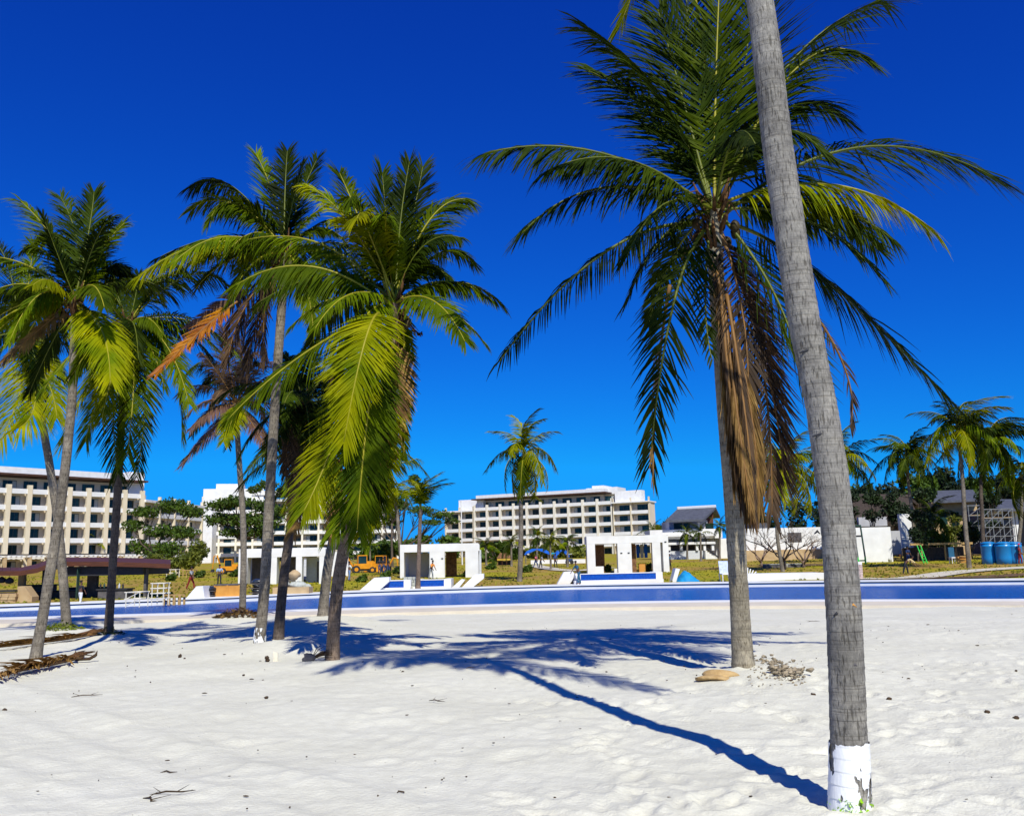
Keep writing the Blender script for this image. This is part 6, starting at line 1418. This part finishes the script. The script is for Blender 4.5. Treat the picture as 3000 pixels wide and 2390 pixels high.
M_clod = mat('soil_clod', (.44, .36, .25), .95, scale=12, col2=(.14, .11, .07), bump=.6, bscale=25)
b = MB()
for k in range(120):
    u_ = rr.random()*4; i = min(3, int(u_)); p_ = line[i].lerp(line[i+1], u_-i)+Vector((rr.gauss(0, .09), rr.gauss(0, .12), 0)); s = rr.uniform(.012, .042)*(1.2 if u_ > 2 else .8); p_.z = float(base_z(p_.x, p_.y))+s*.4+.05*rr.random(); b.blob(p_-o, (s, s*rr.uniform(.6, 1), s*.55), k, .55, 7, 5)
for k in range(110):
    p_ = sp(rr.uniform(2190, 2360), rr.uniform(1945, 2010)); s = rr.uniform(.006, .02); b.blob(p_-o+Vector((0, 0, s*.5)), (s, s, s*.7), k, .25, 5, 4)
c = b.build('clods', M_clod, t, smooth=True); c['kind'] = 'stuff'
p = sp(2103, 1985); t = thing('palm_sheath', 'tan woody palm sheath lying at the foot of the tall palm', 'debris', p); MB().blob((0, 0, .02), (.25, .17, .065), 12, .38, 18, 12).build('sheath', mat('tan_sheath', (.52, .36, .17), .9, scale=9, col2=(.40, .25, .10), bump=.8, bscale=18), t, smooth=True)
# single twigs and bits of litter
TW = [(505, 2330, 60, .15, 'branching brown twig in the lower left sand'), (440, 2352, 40, -.35, 'short twig below the branching twig at the lower left'), (492, 2270, 22, .0, 'thin straight twig above the branching twig'), (1278, 2058, 26, -.3, 'dark stick in the middle of the sand'), (255, 2042, 40, .2, 'pale bent twig below the nearer fallen frond'),
      (932, 2295, 14, -.8, 'little dark twig in the lower middle sand'), (1380, 1960, 14, .1, 'tiny brown stick by the palm shadow'), (1175, 2330, 14, .3, 'short pale straw at the lower middle'), (2385, 1822, 20, .1, 'dark stick between the two big trunks')]
for x, y, L, a, lab in TW:
    p = sp(x, y); s = p.y/FPX; L *= s; t = thing('twig', lab, 'twig', p+Vector((0, 0, .02)), a*2); b = MB(); b.tube([(-L, 0, 0), (-.3*L, .02, .012), (.4*L, -.02, .008), (L, .03, .0)], [.004, .007, .006, .002], 5)
    if L > .1: b.tube([(-.5*L, .01, .01), (-.9*L, .12, .03)], [.004, .001], 4); b.tube([(.2*L, -.01, .01), (.7*L, .12, .025)], [.004, .001], 4)
    b.build('stem', M_deadd, t, smooth=True)
BT = [(527, 1925, .05, 'dark upright chip on the sand right of the left palms'), (541, 1930, .04, 'small dark chip beside the upright one'), (714, 1978, .035, 'dark seed husk on the sand below the white footed palm'), (780, 2045, .045, 'dark husk in the middle left sand'), (1180, 1968, .035, 'brown husk near the crown shadow'), (770, 1994, .03, 'greenish husk below the white footed palm'), (2605, 2050, .05, 'dark husk on the right sand'), (2893, 2088, .05, 'dark husk far right on the sand'), (2977, 2106, .05, 'dark husk at the right edge'), (2977, 1966, .035, 'brown crumb at the right edge below the pool deck'), (2662, 1990, .04, 'brown crumb right of the near trunk'), (40, 2028, .04, 'dark crumb at the left edge of the sand'), (13, 2082, .05, 'dark crumb at the far left'), (2383, 2037, .05, 'dark curled leaf left of the near trunk')]
for i, (x, y, s, lab) in enumerate(BT):
    p = sp(x, y); t = thing('husk', lab, 'debris', p); s *= .62; MB().blob((0, 0, s*.4), (s, s*.7, s*(1.6 if i == 0 else .6)), i, .25, 8, 6).build('shell', M_deadd, t, smooth=True)
rr = random.Random(21); b = MB()
for k in range(300):
    y0 = 4.0+24*rr.random()**1.6; x = rr.uniform(-.62, .62)*y0; s = rr.uniform(.003, .008)*(1 if y0 < 12 else 1.5); z = float(base_z(x, y0)); a = rr.random()*6.28; l = s*rr.uniform(1, 4)
    b.blob((x, y0, z+.03), (l if k % 2 else s, s, s*.8), k, .3, 5, 4)
tag(b.build('sand_litter', M_deadd), kind='stuff')

# tufts of grass on the nearer lawn
rr = np.random.default_rng(6); n = 9000
ty = 50+75*rr.random(n)**1.5; tx = (rr.random(n)-.5)*1.25*ty; ok = ty > far(tx)+3.2; tx, ty = tx[ok], ty[ok]; tz = lawn_z(tx, ty)
b = MB()
for x, y, z in zip(tx, ty, tz):
    for k in range(3):
        a = rr.random()*6.28; c, s_ = math.cos(a)*.09, math.sin(a)*.09; h = .05+.09*rr.random(); l = (rr.random(2)-.5)*.2
        b.add([(x-c, y-s_, z), (x+c, y+s_, z), (x+c*.2+l[0], y+s_*.2+l[1], z+h), (x-c*.2+l[0], y-s_*.2+l[1], z+h)], [(0, 1, 2, 3)])
tag(b.build('grass_tufts', mat('grass_blade', (.30, .27, .025), .9, scale=.3, col2=(.13, .15, .012))), kind='stuff')
